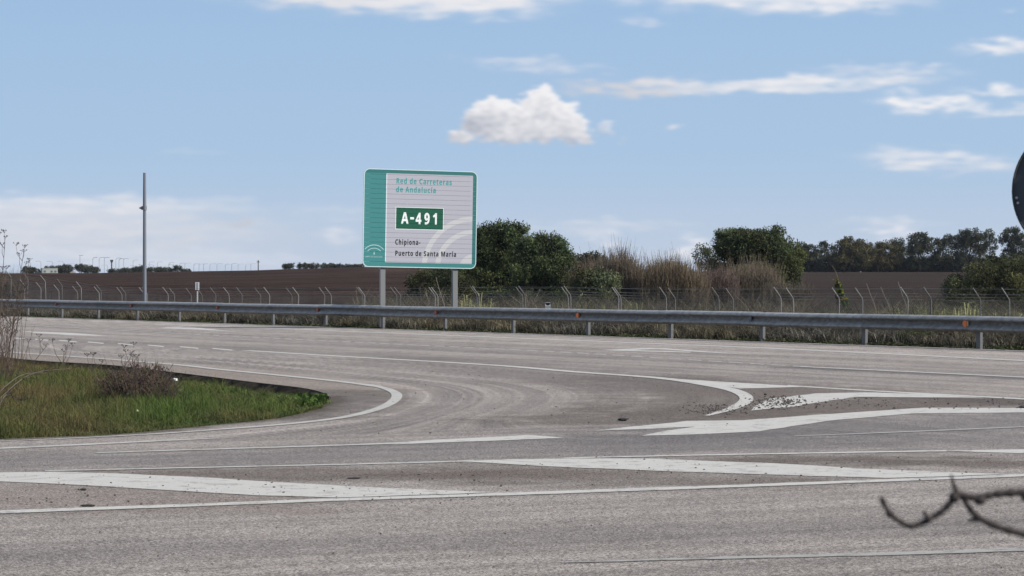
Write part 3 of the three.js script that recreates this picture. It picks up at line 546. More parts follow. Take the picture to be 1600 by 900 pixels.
// ---------------------------------------------------------------- round sign seen from behind
{
  const D = 10.5, c = atDepth(1694, 297, D), t = thing('round_sign', 'round traffic sign seen from its dark grey back at the right edge, close by', 'road sign', [c.x, 0, c.z], Math.PI - 0.25);
  const r = 112 / F * D, back = std([0.045, 0.052, 0.06], { roughness: 0.5, metalness: 0.2 }), zinc = std([0.45, 0.46, 0.47], { metalness: 0.7, roughness: 0.45 });
  const plate = new THREE.LatheGeometry([[0, 0], [r - 0.004, 0], [r, -0.003], [r, -0.028], [r - 0.004, -0.03], [r - 0.007, -0.026], [r - 0.007, -0.006], [0, -0.003]].map(([a, b]) => new THREE.Vector2(a, b)), 72).rotateX(Math.PI / 2);
  mesh('plate', plate.translate(0, c.y, 0.06), back, t);
  mesh('face', new THREE.CircleGeometry(r - 0.006, 64).translate(0, c.y, 0.0625), std([0.6, 0.05, 0.05]), t);
  mesh('post', new THREE.CylinderGeometry(0.038, 0.038, c.y + r * 0.8, 14).translate(0, (c.y + r * 0.8) / 2, -0.02), zinc, t);
  for (const y of [0.14, -0.14]) mesh('clamp', box(0.2, 0.04, 0.03, 0, c.y + y, 0.028), zinc, t);
  for (const [dx, dy] of [[106, 11], [104, 19]]) mesh('rivet', new THREE.SphereGeometry(0.006, 8, 6).translate(dx / F * D * 0.985, c.y - dy / F * D, 0.034), zinc, t);
}

// ---------------------------------------------------------------- the two wire fences
const zincDulls = [0.21, 0.16, 0.115].map((k) => std([k, k * 0.96, k * 0.9], { roughness: 0.7, metalness: 0.15 })), wireM = std([0.14, 0.135, 0.125], { roughness: 0.7 }), fr = rngOf(55);
const bayGeo = (() => {   // chain link of one bay, one metre long and 1.8 m high, to be stretched between two posts of 3 m
  const pos = [], idx = [], w = 0.0019, Wd = 3, Hh = 1.8, st = 0.062;
  const wire = (x0, y0, x1, y1, z) => { const k = pos.length / 3, dx = x1 - x0, dy = y1 - y0, l = Math.hypot(dx, dy), nx = -dy / l * w, ny = dx / l * w; for (const [x, y] of [[x0, y0], [x1, y1]]) pos.push((x + nx) / Wd, y + ny, z - w / 2, (x - nx) / Wd, y - ny, z - w / 2, x / Wd, y, z + w); for (let s = 0; s < 3; s++) { const a = k + s, b = k + (s + 1) % 3; idx.push(a, b, a + 3, b, b + 3, a + 3); } };
  for (let c = -Hh; c < Wd; c += st * 1.41) {
    let a = Math.max(0, c), b = Math.min(Wd, c + Hh); if (b > a) { wire(a, a - c, b, b - c, 0.002); wire(a, Hh - (a - c), b, Hh - (b - c), -0.002); }
  }
  return geoOf(pos, idx);
})();
function fence(label, off, list) {
  const first = list[0], posts = list.map(([px, py]) => {
    const d = ray(px, py), o = V(0, EYE, 0), k = (off - beyond(o.x, o.z)) / (d.x * RN.x + d.z * RN.z);   // the line of sight to the post's tip, met with the fence line
    return V(d.x * k, EYE + d.y * k, d.z * k);
  });
  const t = thing('wire_fence', label, 'fence', [posts[0].x, 0, posts[0].z]), o = V(posts[0].x, 0, posts[0].z);
  const tips = [], mids = [], knees = [];
  posts.forEach((tip, i) => {
    const p = tip.clone().sub(o), lean = V(-RN.x, 0, -RN.z).multiplyScalar(0.27), knee = V(p.x - lean.x, p.y - 0.34, p.z - lean.z), foot = V(knee.x + (fr() - 0.5) * 0.16, knee.y - 2.05, knee.z);
    mesh('fence_post', limb([foot, V(knee.x, knee.y - 0.05, knee.z), V(knee.x + lean.x * 0.1, knee.y + 0.05, knee.z + lean.z * 0.1), p], 0.021, 0.019, 7), zincDulls[Math.floor(fr() * 3)], t);
    tips.push(p.clone().lerp(knee, 0.08)); mids.push(p.clone().lerp(knee, 0.5)); knees.push(knee);
    if (i) {
      const a = knees[i - 1], b = knee, len = Math.hypot(b.x - a.x, b.z - a.z), m = mesh('chain_link', bayGeo, wireM, t);
      m.position.set(a.x, Math.min(a.y, b.y) - 1.82, a.z); m.scale.x = len; m.rotation.y = Math.atan2(-(b.z - a.z), b.x - a.x);
    }
  });
  for (const line of [tips, mids, knees, knees.map((k, i) => k.clone().lerp(mids[i], 0.5))]) mesh('wire', merge(line.slice(1).map((b, i) => { const a = line[i], m = a.clone().lerp(b, 0.5); m.y -= 0.012; return limb([a, m, b], 0.0045, 0.0045, 4); })), wireM, t);
}
fence('nearer of two chain link fences with angled post tops, running behind the crash barrier', 8.2, [[-60, 432], [-10, 434], [31, 437], [56, 441], [84, 445], [113, 447], [147, 448], [182, 449], [217, 449], [254, 449], [290, 450], [328, 449], [369, 449], [412, 449], [457, 449], [508, 449], [560, 449], [616, 449], [674, 449], [738, 447.5], [810, 447], [881, 447], [959, 449], [1044, 451], [1134, 451], [1228, 450], [1336, 450], [1443, 449], [1565, 450], [1700, 450], [1850, 450]]);
fence('farther of two chain link fences, its posts standing just behind those of the nearer fence', 9.1, [[-30, 422], [10, 424], [36, 426], [63, 430], [89, 436], [119, 440], [150, 445], [188, 448], [222, 449], [264, 450], [307, 450], [349, 449], [398, 450], [447, 450], [498, 449], [557, 449], [610, 449], [670, 449], [735, 448], [806, 449], [877, 448.5], [956, 449], [1030, 448.5], [1112, 449], [1209, 449], [1300, 450], [1407, 449], [1520, 450], [1640, 450], [1780, 450]]);

// small markers by the fences
{
  const p = atDepth(308.5, 452, 112), t = thing('marker_post', 'small white marker plate on a thin post by the fences, left of the sign', 'marker', [p.x, -0.95, p.z]);
  mesh('post', box(0.05, 2.0, 0.05, 0, 1.0, 0), std([0.5, 0.5, 0.5]), t);
  mesh('plate', box(0.17, 0.34, 0.02, 0, EYE + (440.5 - 447) / F * 112 + 0.95, 0.04), std([0.62, 0.62, 0.6]), t);
  mesh('stripe', box(0.03, 0.3, 0.012, 0, EYE + (440.5 - 447) / F * 112 + 0.95, 0.055), std([0.12, 0.12, 0.12]), t);
  const q = atDepth(856, 475, 74), u = thing('delineator', 'short pale grey delineator post with rounded top behind the barrier, right of the sign', 'delineator', [q.x, -0.4, q.z]);
  const h = EYE + (440.5 - 470) / F * 74 + 0.4;
  mesh('post', merge([box(0.15, h - 0.05, 0.06, 0, (h - 0.05) / 2, 0), new THREE.CylinderGeometry(0.075, 0.075, 0.06, 16, 1, false, 0, Math.PI).rotateX(-Math.PI / 2).rotateZ(-Math.PI / 2).translate(0, h - 0.06, 0)]), std([0.5, 0.51, 0.52]), u);
  mesh('band', box(0.156, 0.06, 0.068, 0, h - 0.17, 0), std([0.24, 0.25, 0.26]), u);
}

// ---------------------------------------------------------------- trees
const bark = std([0.07, 0.058, 0.045], { roughness: 0.95 });
const clumpFine = [0, 1, 2].map((k) => leafClump(20, 0.22, 0.056, rngOf(60 + k), 0.42)), clumpFar = [0, 1, 2].map((k) => leafClump(16, 0.40, 0.13, rngOf(70 + k), 0.5));
const leaves = leafMat([1, 1, 1], 0.3, { specularIntensity: 0.25 });
// lobes: [x, y, z, rx, ry, rz] in metres from the foot; density in clumps per square metre of lobe surface
function tree(name, label, category, foot, lobes, o) {
  const t = thing(name, label, category, foot, 0, o.group), r = rngOf(o.seed), parts = [];
  const top = lobes.reduce((m, l) => Math.max(m, l[1]), 0), tr = o.trunk ?? 0.16;
  if (o.trunk !== 0) {
    const fork = V(lobes[0][0] * 0.3, Math.max(0.3, (o.fork ?? 0.28) * top), 0);
    parts.push(limb([V(0, -0.5, 0), V(fork.x * 0.4, fork.y * 0.5, 0.02), fork], tr * 1.2, tr * 0.85, 8));
    for (const [x, y, z] of lobes) { const e = V(x, y, z), m = fork.clone().lerp(e, 0.5).add(V((r() - 0.5) * 0.5, 0.15 * y, (r() - 0.5) * 0.5)); parts.push(limb([fork, m, e, e.clone().add(V((r() - 0.5) * 0.5, 0.4, (r() - 0.5) * 0.5))], tr * 0.6, tr * 0.15, 6));
      for (let k = 0; k < 3; k++) { const q = V(x + (r() - 0.5) * lobes[0][3], y + r() * 0.5, z + (r() - 0.5)); parts.push(limb([m, m.clone().lerp(q, 0.6).add(V(0, 0.1, 0)), q], tr * 0.25, tr * 0.06, 5)); } }
    mesh('trunk', merge(parts), bark, t);
  }
  const lists = [[], [], []], [cr, cg, cb] = o.color, boughs = [];
  if (!o.plain) for (const [x, y, z, rx, ry, rz] of lobes) for (let i = 0; i < 9; i++) {
    const u = V(r() * 2 - 1, r() * 1.7 - 0.7, r() * 2 - 1).normalize(), k = 0.2 + 0.2 * r(), e = 0.8 + 0.22 * r(), q = Math.sqrt(rx * ry) * k;
    boughs.push([x + u.x * rx * e, y + u.y * ry * e, z + u.z * rz * e, q * 1.15, q * 0.85, q * 1.1, 0.75 + 0.6 * r()]);
  }
  for (const [x, y, z, rx, ry, rz, tone = 0.8] of [...lobes.map((l) => l.slice(0, 6)), ...boughs]) {
    const n = Math.round(o.density * (o.plain ? 4 : 2.5) * (rx * ry + ry * rz + rx * rz));
    for (let i = 0; i < n; i++) {
      const u = V(r() * 2 - 1, r() * 2 - 1, r() * 2 - 1).normalize(), nz = n3(u.x * 1.7 + x * 3 + o.seed, u.y * 1.7 + y * 3, u.z * 1.7 + z * 3), nf = n3(u.x * 5 + x, u.y * 5 + o.seed, u.z * 5);
      const d = (1 + 0.22 * nz + 0.12 * nf) * (r() < 0.62 ? 0.86 + 0.16 * r() : Math.cbrt(r()) * 0.9);
      const p = V(x + u.x * rx * d, y + u.y * ry * d, z + u.z * rz * d); if (p.y < (o.floor ?? 0.05)) continue;
      if (n3(p.x * (o.gapF ?? 0.9) + 40, p.y * (o.gapF ?? 0.9), p.z * (o.gapF ?? 0.9) + o.seed) < (o.gap ?? -0.62)) continue;
      const k = 0.55 + 0.65 * r() + 0.5 * n3(p.x * 0.8, p.y * 0.8, p.z * 0.8 + 9), w = 0.12 * n3(p.x * 0.4 + 20, p.y * 0.4, p.z * 0.4);
      const kt = k * tone; lists[Math.floor(r() * 3)].push({ p, s: (o.size ?? 1) * (0.65 + 0.7 * r()), r: [r() * 6.3, r() * 6.3, r() * 6.3], c: [cr * kt * 1.85 * (1 + w), cg * kt * 1.7, cb * kt * 1.35 * (1 - w)] });
    }
  }
  lists.forEach((l, i) => { if (l.length) instances('crown', (o.far ? clumpFar : clumpFine)[i], leaves, l, t); });
  return t;
}
const footAt = (x, Z) => { const p = atDepth(x, 440, Z); return V(p.x, land(p.x, p.z), p.z); };
const lobesAt = (foot, Z, list) => list.map(([x, y, rx, ry, dz = 0]) => { const p = atDepth(x, y, Z); return [p.x - foot.x, p.y - foot.y, -dz, rx / F * Z, ry / F * Z, Math.max(rx, ry) * 0.85 / F * Z]; });
{
  let Z = 140, f = footAt(775, Z);
  tree('dense_tree', 'tall dense dark green tree with rounded top just right of the road sign', 'tree', f, lobesAt(f, Z, [[775, 392, 40, 42], [752, 378, 26, 24], [790, 374, 28, 26], [745, 415, 38, 38], [800, 415, 42, 44], [770, 440, 50, 32], [718, 436, 40, 26], [720, 468, 60, 26], [790, 470, 60, 26], [755, 490, 80, 18]]), { seed: 3, density: 34, color: [0.042, 0.058, 0.026], trunk: 0.2, size: 1.15 });
  f = footAt(852, Z - 4);
  tree('dense_tree', 'lower dark green tree with sloping crown, between the sign\'s tree and the brown thicket', 'tree', f, lobesAt(f, Z - 4, [[838, 395, 28, 28], [858, 398, 26, 30], [872, 418, 20, 32], [845, 430, 44, 36], [880, 446, 18, 22], [850, 468, 44, 24], [855, 490, 44, 16]]), { seed: 4, density: 34, color: [0.044, 0.060, 0.03], trunk: 0.18, size: 1.15 });
  f = footAt(678, 132);
  tree('bush', 'dark olive bush showing below the road sign between its two posts', 'bush', f, lobesAt(f, 132, [[665, 446, 26, 20], [692, 440, 26, 22], [715, 450, 24, 18], [668, 468, 30, 18], [698, 470, 30, 20]]), { seed: 5, density: 32, color: [0.038, 0.045, 0.024], trunk: 0.06 });
  f = footAt(930, 120);
  tree('bush', 'rounded grey green bush in front of the brown thicket, behind the fences', 'bush', f, lobesAt(f, 120, [[920, 448, 24, 24], [943, 446, 22, 22], [930, 440, 22, 19], [925, 470, 32, 22]]), { seed: 6, density: 34, color: [0.060, 0.070, 0.042], trunk: 0.06 });
  Z = 150; f = footAt(1185, Z);
  tree('dense_tree', 'broad dark green tree with flat rounded top, right of the brown thicket', 'tree', f, lobesAt(f, Z, [[1165, 384, 46, 25], [1140, 376, 26, 16], [1195, 382, 34, 22], [1215, 404, 34, 34], [1160, 415, 50, 34], [1200, 436, 46, 30], [1232, 424, 18, 28], [1145, 440, 38, 26], [1225, 458, 26, 22], [1175, 466, 60, 24]]), { seed: 8, density: 33, color: [0.048, 0.062, 0.030], trunk: 0.2, size: 1.15 });
  f = footAt(1103, Z + 8);
  tree('open_tree', 'small open crowned tree with sky gaps, left of the broad flat topped tree', 'tree', f, lobesAt(f, Z + 8, [[1097, 396, 14, 13], [1112, 402, 14, 16], [1106, 416, 14, 12], [1090, 408, 6, 8]]), { seed: 9, density: 17, color: [0.04, 0.05, 0.03], trunk: 0.08, gap: -0.3, gapF: 2.2 });
  Z = 138; f = footAt(1560, Z);
  tree('bush', 'large rounded dark olive bush near the right edge, in front of the far tree line', 'bush', f, lobesAt(f, Z, [[1550, 432, 46, 26], [1510, 446, 32, 16], [1595, 428, 44, 28], [1580, 446, 60, 22], [1640, 434, 40, 30], [1520, 466, 48, 20], [1585, 468, 60, 26], [1650, 468, 50, 26], [1550, 485, 70, 20]]), { seed: 10, density: 33, color: [0.056, 0.064, 0.034], trunk: 0.12, size: 1.1 });
  f = footAt(1330, 62);
  tree('bush', 'small green bush growing under the crash barrier rail right of the middle', 'bush', railPoint(along(onGround(1334, 541).x, onGround(1334, 541).z), 0.75), [[0, 0.22, 0, 0.30, 0.24, 0.3], [0.3, 0.16, 0, 0.2, 0.16, 0.2]], { seed: 31, density: 90, color: [0.07, 0.10, 0.035], trunk: 0, size: 0.42, plain: true });
  const gq = onGround(252, 501); tree('bush', 'small green bush below the rail beside the foot of the tall pole', 'bush', railPoint(along(gq.x, gq.z), 0.9), [[0, 0.22, 0, 0.26, 0.24, 0.3]], { seed: 32, density: 90, color: [0.05, 0.075, 0.028], trunk: 0, size: 0.42, plain: true });
  // trees a little farther off between the near ones
  f = footAt(915, 330);
  tree('far_tree', 'small dark tree peeping over the brown thicket, right of the sign\'s trees', 'tree', f, lobesAt(f, 330, [[900, 407, 13, 9], [925, 406, 17, 10], [940, 412, 10, 9], [912, 416, 22, 8]]), { seed: 12, density: 7, far: true, color: [0.036, 0.044, 0.03], trunk: 0.12, floor: 0.5 });
  // the tree line behind the ploughed field: [foot x, Z, label, lobes, density, gap, colour]
  const dk = [0.034, 0.040, 0.030], ol = [0.060, 0.056, 0.032], gr = [0.042, 0.050, 0.032];
  const LINE = [
    [1240, 470, 'leftmost small tree of the far row, just right of the broad flat topped tree', [[1236, 396, 9, 9], [1243, 408, 12, 12], [1232, 414, 10, 8]], 7, -0.35, gr],
    [1262, 465, 'far dark tree with two tufts, second from the left in the row behind the field', [[1254, 388, 9, 8], [1268, 392, 11, 9], [1262, 406, 17, 14], [1258, 416, 16, 8]], 7, -0.42, dk],
    [1290, 470, 'far tree with one narrow upright tuft, left of the brownish tree', [[1287, 386, 8, 9], [1284, 400, 10, 10], [1292, 410, 14, 12]], 7, -0.4, dk],
    [1328, 460, 'wide brownish olive tree with domed top in the far row behind the field', [[1330, 386, 24, 14], [1312, 396, 20, 16], [1348, 396, 20, 16], [1330, 408, 34, 14]], 8, -0.55, ol],
    [1372, 462, 'low olive tree right of the domed brownish one in the far row', [[1368, 388, 14, 9], [1384, 392, 16, 12], [1360, 404, 20, 14], [1386, 410, 22, 12]], 7, -0.5, ol],
    [1406, 468, 'far tree with feathery top left of the tall middle tree', [[1404, 380, 14, 8], [1396, 392, 14, 12], [1412, 400, 18, 16], [1404, 412, 20, 10]], 7, -0.4, gr],
    [1437, 462, 'tall dark tree with wide cap in the middle of the far row', [[1434, 374, 16, 9], [1448, 380, 13, 10], [1428, 388, 14, 12], [1444, 400, 20, 16], [1436, 414, 20, 10]], 7, -0.45, dk],
    [1474, 466, 'far dark tree with small pointed tufts right of the middle of the row', [[1470, 380, 12, 8], [1480, 374, 8, 8], [1476, 394, 16, 14], [1470, 410, 18, 12]], 7, -0.4, dk],
    [1515, 460, 'tallest round crowned dark tree of the far row, second from the right', [[1515, 370, 20, 11], [1500, 378, 14, 12], [1530, 380, 14, 14], [1515, 394, 24, 16], [1512, 412, 24, 12]], 7.5, -0.5, dk],
    [1548, 470, 'thin open tree with sky gaps, between the tall round tree and the rightmost tree', [[1545, 368, 8, 8], [1550, 382, 8, 10], [1546, 398, 8, 10], [1554, 410, 12, 10]], 6, -0.25, gr],
    [1585, 464, 'rightmost tall dark tree of the far row, with open branching top', [[1580, 366, 17, 9], [1568, 374, 9, 8], [1596, 374, 16, 10], [1590, 388, 20, 12], [1578, 400, 14, 14], [1600, 408, 22, 14]], 7, -0.36, dk],
    [1650, 464, 'far dark tree just beyond the right edge of the row', [[1640, 374, 20, 12], [1660, 390, 24, 16], [1640, 406, 26, 14]], 7, -0.4, dk],
  ];
  LINE.forEach(([x, d, label, lobes, density, gap, color], i) => { const ft = footAt(x, d); tree('far_tree', label, 'tree', ft, lobesAt(ft, d, lobes), { seed: 40 + i, density: density * 0.95, far: true, color, trunk: 0.14, gap: gap + 0.1, gapF: 0.75, floor: 0.6, size: 0.9, fork: 0.4 }); });
  const ht = footAt(1370, 468), hedge = [];
  const hr = rngOf(77); for (let i = 0; i < 5200; i++) { const px = lerp(1225, 1640, hr()), Z2 = 463 + 6 * hr(), q = atDepth(px, 425 - 22 * Math.pow(hr(), 1.5) - 3 * n2(px * 0.03, 1), Z2), k = 0.6 + 0.6 * hr(); hedge.push({ p: q, s: 0.7 + 0.6 * hr(), r: [hr() * 6, hr() * 6, hr() * 6], c: [0.036 * k, 0.038 * k, 0.028 * k] }); }
  stuff(instances('undergrowth', clumpFar[0], leaves, hedge), 'dark undergrowth filling the foot of the far tree row behind the field', 'undergrowth');
  // far left: trees on the rise, 600 m off and more
  const FARL = [[47, 'far low dark tree at the left edge of the skyline', [[44, 423, 10, 5], [56, 424, 9, 4]]], [82, 'far tree just behind the pale building on the skyline', [[78, 420, 10, 3], [92, 421, 8, 5]]], [107, 'far round dark tree right of the pale building', [[106, 420, 10, 5.5], [98, 423, 10, 4]]], [128, 'far tallest dark tree of the left skyline group', [[125, 418, 7, 5], [133, 420, 12, 5], [143, 422, 12, 4]]], [190, 'far low dark tree left of the tall pole', [[182, 424, 14, 3], [198, 424, 12, 3.5]]], [221, 'far dark tree right behind the tall pole', [[219, 421, 8, 5], [212, 423, 8, 4]]], [246, 'far low wide tree right of the tall pole', [[240, 423, 14, 4], [256, 423, 14, 4]]], [279, 'far small round tree at the right end of the left skyline group', [[278, 421, 7, 5], [290, 424, 8, 3]]]];
  FARL.forEach(([x, label, lobes], i) => { const Z2 = 640, ft = footAt(x, Z2); tree('far_tree', label, 'tree', ft, lobesAt(ft, Z2, lobes), { seed: 80 + i, density: 7, far: true, color: dk, trunk: 0.1, floor: -1 }); });
  const ridge = [[452, 'far low dark tree at the left end of the short row on the ridge', [[452, 416, 7, 3.2], [446, 417, 5, 3]]], [480, 'far dark tree in the middle of the short row on the ridge, left part', [[474, 416, 10, 3], [490, 416, 9, 3.4]]], [520, 'far dark tree right in the short row on the ridge', [[512, 416, 12, 2.8], [527, 416.5, 10, 2.6]]], [553, 'far dark tree at the right end of the ridge row, beside the sign', [[545, 417, 10, 2], [560, 417, 9, 2.2]]]];
  ridge.forEach(([x, label, lobes], i) => { const Z2 = 560, ft = footAt(x, Z2); tree('far_tree', label, 'tree', ft, lobesAt(ft, Z2, lobes), { seed: 95 + i, density: 8, far: true, color: dk, trunk: 0.1, floor: -2 }); });
}

// ---------------------------------------------------------------- brown thicket: upright bare shrubs
const stemGeo = [0, 1, 2, 3].map((k) => {   // one upright stem with ascending side twigs, 1 m high
  const r = rngOf(120 + k), parts = [limb([V(0, 0, 0), V((r() - 0.5) * 0.06, 0.5, (r() - 0.5) * 0.06), V((r() - 0.5) * 0.16, 1, (r() - 0.5) * 0.16)], 0.006, 0.002, 4)];
  for (let i = 0; i < 11; i++) { const y = 0.2 + 0.7 * r(), a = r() * 6.28, l = 0.1 + 0.16 * r(); parts.push(limb([V(0, y, 0), V(Math.cos(a) * l * 0.4, y + l * 0.5, Math.sin(a) * l * 0.4), V(Math.cos(a) * l * 0.6, y + l * 1.3, Math.sin(a) * l * 0.6)], 0.0032, 0.001, 3)); }
  return merge(parts);
});
const twigClump = leafClump(14, 0.16, 0.07, rngOf(130), 0.16);
function thicket(label, x0, x1, Z, top, color, seed, n, wild = 0.2) {
  const f = footAt((x0 + x1) / 2, Z), t = thing('dry_shrub', label, 'shrub', f), r = rngOf(seed), stems = [[], [], [], []], fol = [];
  for (let i = 0; i < n; i++) {
    const u = r(), px = lerp(x0, x1, u), z = Z + (r() - 0.5) * 4, p = atDepth(px, 440, z), y = land(p.x, p.z), edge = Math.pow(Math.sin(Math.PI * clamp(u, 0.06, 0.94)), 0.45);
    const yt = 440.5 - (440.5 - top) * edge + 8 * n2(px * 0.09, seed) + 10 * r(), spike = r() < wild ? 22 * r() * r() : 0, H = Math.max(0.4, EYE + (440.5 - yt + spike) / F * z - y), k = 0.35 + 1.1 * r();
    const c = color.map((v) => v * k), lean = (r() - 0.5) * 0.25;
    stems[Math.floor(r() * 4)].push({ p: V(p.x - f.x, y - f.y - 0.05, p.z - f.z), s: V(2.2 + 2.2 * r(), H, 2.2 + 2.2 * r()), r: [(r() - 0.5) * 0.25, r() * 6.28, lean], c });
    for (let q = 0; q < 1; q++) { const h = (0.15 + 0.75 * r()) * (H - spike / F * z); fol.push({ p: V(p.x - f.x - lean * h + (r() - 0.5) * 0.3, y - f.y + h, p.z - f.z + (r() - 0.5) * 0.5), s: 0.8 + 0.8 * r(), r: [r() * 6, r() * 6, r() * 6], c: color.map((v) => v * (0.3 + 0.75 * r())) }); }
  }
  stems.forEach((l, i) => instances('stems', stemGeo[i], twigM, l, t)); instances('twigs', twigClump, leaves, fol, t);
}
const twigM = std([1, 1, 1], { roughness: 0.9 });
thicket('brown bare thicket with tall spiky stems against the sky, right of the green trees', 925, 1010, 128, 398, [0.105, 0.080, 0.055], 201, 620, 0.35);
thicket('ochre brown dense thicket, right half of the brown scrub before the open tree', 1000, 1098, 126, 406, [0.125, 0.092, 0.056], 202, 760, 0.16);
thicket('low rust brown shrub at the left foot of the brown scrub, beside the green tree', 898, 945, 132, 410, [0.10, 0.064, 0.042], 203, 260, 0.2);
thicket('reddish grey bare shrub below the small open tree', 1092, 1150, 130, 420, [0.105, 0.072, 0.058], 204, 330, 0.15);
thicket('pale brown twiggy shrub in front of the broad flat topped tree', 1135, 1215, 132, 412, [0.12, 0.092, 0.062], 205, 420, 0.25);
thicket('low dark brown scrub behind the fences below the broad tree', 1200, 1262, 126, 446, [0.075, 0.06, 0.042], 206, 200, 0.2);
thicket('brown scrub at the left edge behind the fences', -70, 34, 150, 425, [0.085, 0.062, 0.04], 207, 420, 0.15);

// ---------------------------------------------------------------- grasses and weeds
const dryTuft = [0, 1, 2].map((k) => blades(18, 0.55, 0.18, 0.016, 0.75, rngOf(140 + k), 0.35)), weedTuft = [0, 1].map((k) => leafClump(26, 0.13, 0.05, rngOf(150 + k), 0.5)), reedTuft = [0, 1].map((k) => blades(14, 1.0, 0.25, 0.045, 0.75, rngOf(155 + k), 0.8));
const bladeM = leafMat([1, 1, 1], 0.3);
{
  const r = rngOf(160), L = [[], [], []];
  for (let i = 0; i < 30000; i++) {
    const tt = lerp(-22, 112, r()), s = 0.35 + 8.4 * Math.pow(r(), 1.15), p = railPoint(tt, s), n = fbm(p.x * 0.35, p.z * 0.35, 3), n1 = fbm(p.x * 0.12 + 8, p.z * 0.12, 2);
    if (n < -0.35) continue; p.y = land(p.x, p.z);
    const k = 0.2 + 2.0 * r() ** 3 + 0.2 * n, yel = clamp(0.4 + n1 * 1.6);
    L[i % 3].push({ p, s: V(0.9, (0.7 + 0.75 * r() + 0.5 * n) * (s < 1 ? 0.6 : s > 5 ? 1.45 : 1.05), 0.9), r: [0, r() * 6.28, 0], c: [lerp(0.14, 0.19, yel) * k, lerp(0.128, 0.16, yel) * k, lerp(0.102, 0.10, yel) * k] });
  }
  L.forEach((l, i) => stuff(instances('dry_grass', dryTuft[i], bladeM, l), 'grey brown dry grass on the verge between the crash barrier and the fences', 'dry grass'));
  const G = [[], []];
  for (let i = 0; i < 9000; i++) {
    const tt = lerp(-22, 112, r()), p = railPoint(tt, -0.02 + 0.9 * r() * r()); const n = fbm(p.x * 0.3 + 70, p.z * 0.3, 3); if (n < -0.12 && r() < 0.8) continue; p.y = Math.max(land(p.x, p.z), -0.05) + 0.03;
    const k = 0.5 + 0.8 * r(), dry = r() < 0.35; G[i % 2].push({ p, s: V(1, 0.35 + 0.75 * clamp(n + 0.3) * r() + 0.2 * r(), 1), r: [0, r() * 6.28, 0], c: dry ? [0.085 * k, 0.075 * k, 0.045 * k] : [0.048 * k, 0.066 * k, 0.022 * k] });
  }
  G.forEach((l, i) => stuff(instances('roadside_weeds', weedTuft[i], leaves, l), 'low green weeds along the road edge at the foot of the crash barrier', 'weeds'));
  const D = [[], [], []];   // beyond the fences
  for (let i = 0; i < 34000; i++) {
    const tt = lerp(-26, 105, r()), s = 9.3 + 16 * r(), p = railPoint(tt, s), n = fbm(p.x * 0.2 + 30, p.z * 0.2, 3), px = 800 + F * p.x / -p.z; if (n < -0.45 + 0.55 * sst(14, 25, s)) continue; if (px < 560 && s > 14) continue; p.y = land(p.x, p.z);
    const k = 0.25 + 2.0 * r() ** 2.5, gg = clamp(0.3 + 1.5 * fbm(p.x * 0.15 + 5, p.z * 0.15, 2)), dk2 = 0.62 + 0.5 * sst(-0.2, 0.35, fbm(p.x * 0.28 + 60, p.z * 0.28, 3)); D[i % 3].push({ p, s: V(1.9, Math.max(1, 1.7 + 1.7 * r() * r() + 2.6 * n) * (px < 560 ? 0.75 : 1), 1.9), r: [0, r() * 6.28, 0], c: [lerp(0.165, 0.125, gg) * k * dk2, lerp(0.13, 0.12, gg) * k * dk2, lerp(0.09, 0.06, gg) * k * dk2] });
  }
  D.forEach((l, i) => stuff(instances('field_margin_grass', dryTuft[i], bladeM, l), 'dry grass and stalks on the field margin behind the fences', 'dry grass'));
  const Rd = [[], []];     // yellow green reeds behind the fences
  const patch = (x0, x1, s0, s1, n, h, c) => { for (let i = 0; i < n; i++) { const px = lerp(x0, x1, r()), s = lerp(s0, s1, r()), d = ray(px, 440), k0 = (s - beyond(0, 0)) / (d.x * RN.x + d.z * RN.z), p = V(d.x * k0, 0, d.z * k0); if (n2(px * 0.05, s) < -0.3) continue; p.y = land(p.x, p.z); const k = 0.3 + 1.1 * r(); Rd[i % 2].push({ p, s: V(0.9, h * (0.72 + 0.5 * r() + 0.25 * n2(px * 0.04, 3)), 0.9), r: [0, r() * 6.28, 0], c: c.map((v) => v * k * 1.55) }); } };
  patch(1400, 1700, 10, 14, 700, 2.0, [0.20, 0.20, 0.085]); patch(1300, 1420, 10, 14, 300, 1.75, [0.17, 0.165, 0.075]); patch(820, 1000, 10, 13, 360, 1.9, [0.16, 0.15, 0.07]); patch(722, 768, 10, 12, 100, 2.2, [0.22, 0.21, 0.09]); patch(1180, 1320, 10, 16, 260, 1.6, [0.12, 0.115, 0.06]); patch(1000, 1180, 10, 14, 260, 1.7, [0.12, 0.105, 0.06]);
  Rd.forEach((l, i) => stuff(instances('reeds', reedTuft[i], bladeM, l), 'yellow green reeds and tall grass just behind the fences', 'reeds'));
  // one tall weed and bare stalks that stand out
  const p = atDepth(1312, 470, 78), t = thing('tall_weed', 'tall bent weed with yellow green leaves standing above the fence, right of the middle', 'weed', [p.x, land(p.x, p.z), p.z]), y0 = -land(p.x, p.z);
  const S = (x, y) => V((x - 1312) / F * 78, EYE + (440.5 - y) / F * 78 + y0, 0);
  mesh('stalk', limb(smooth([V(0.1, 0, 0), S(1316, 465), S(1310, 440), S(1306, 425), S(1300, 415)], 4), 0.014, 0.005, 5), std([0.12, 0.11, 0.06]), t);
  const lv = []; for (let i = 0; i < 34; i++) { const u = r(), q = S(lerp(1318, 1307, u) + (r() - 0.5) * 14 * (1 - u * 0.6), lerp(476, 438, u)); lv.push({ p: q.add(V(0, 0, (r() - 0.5) * 0.2)), s: 0.55 + 0.4 * r(), r: [r() * 6, r() * 6, r() * 6], c: [0.15, 0.15, 0.045].map((v) => v * (0.4 + 0.7 * r())) }); }
  instances('leaves', leafClump(7, 0.12, 0.09, rngOf(170), 0.35), leaves, lv, t);
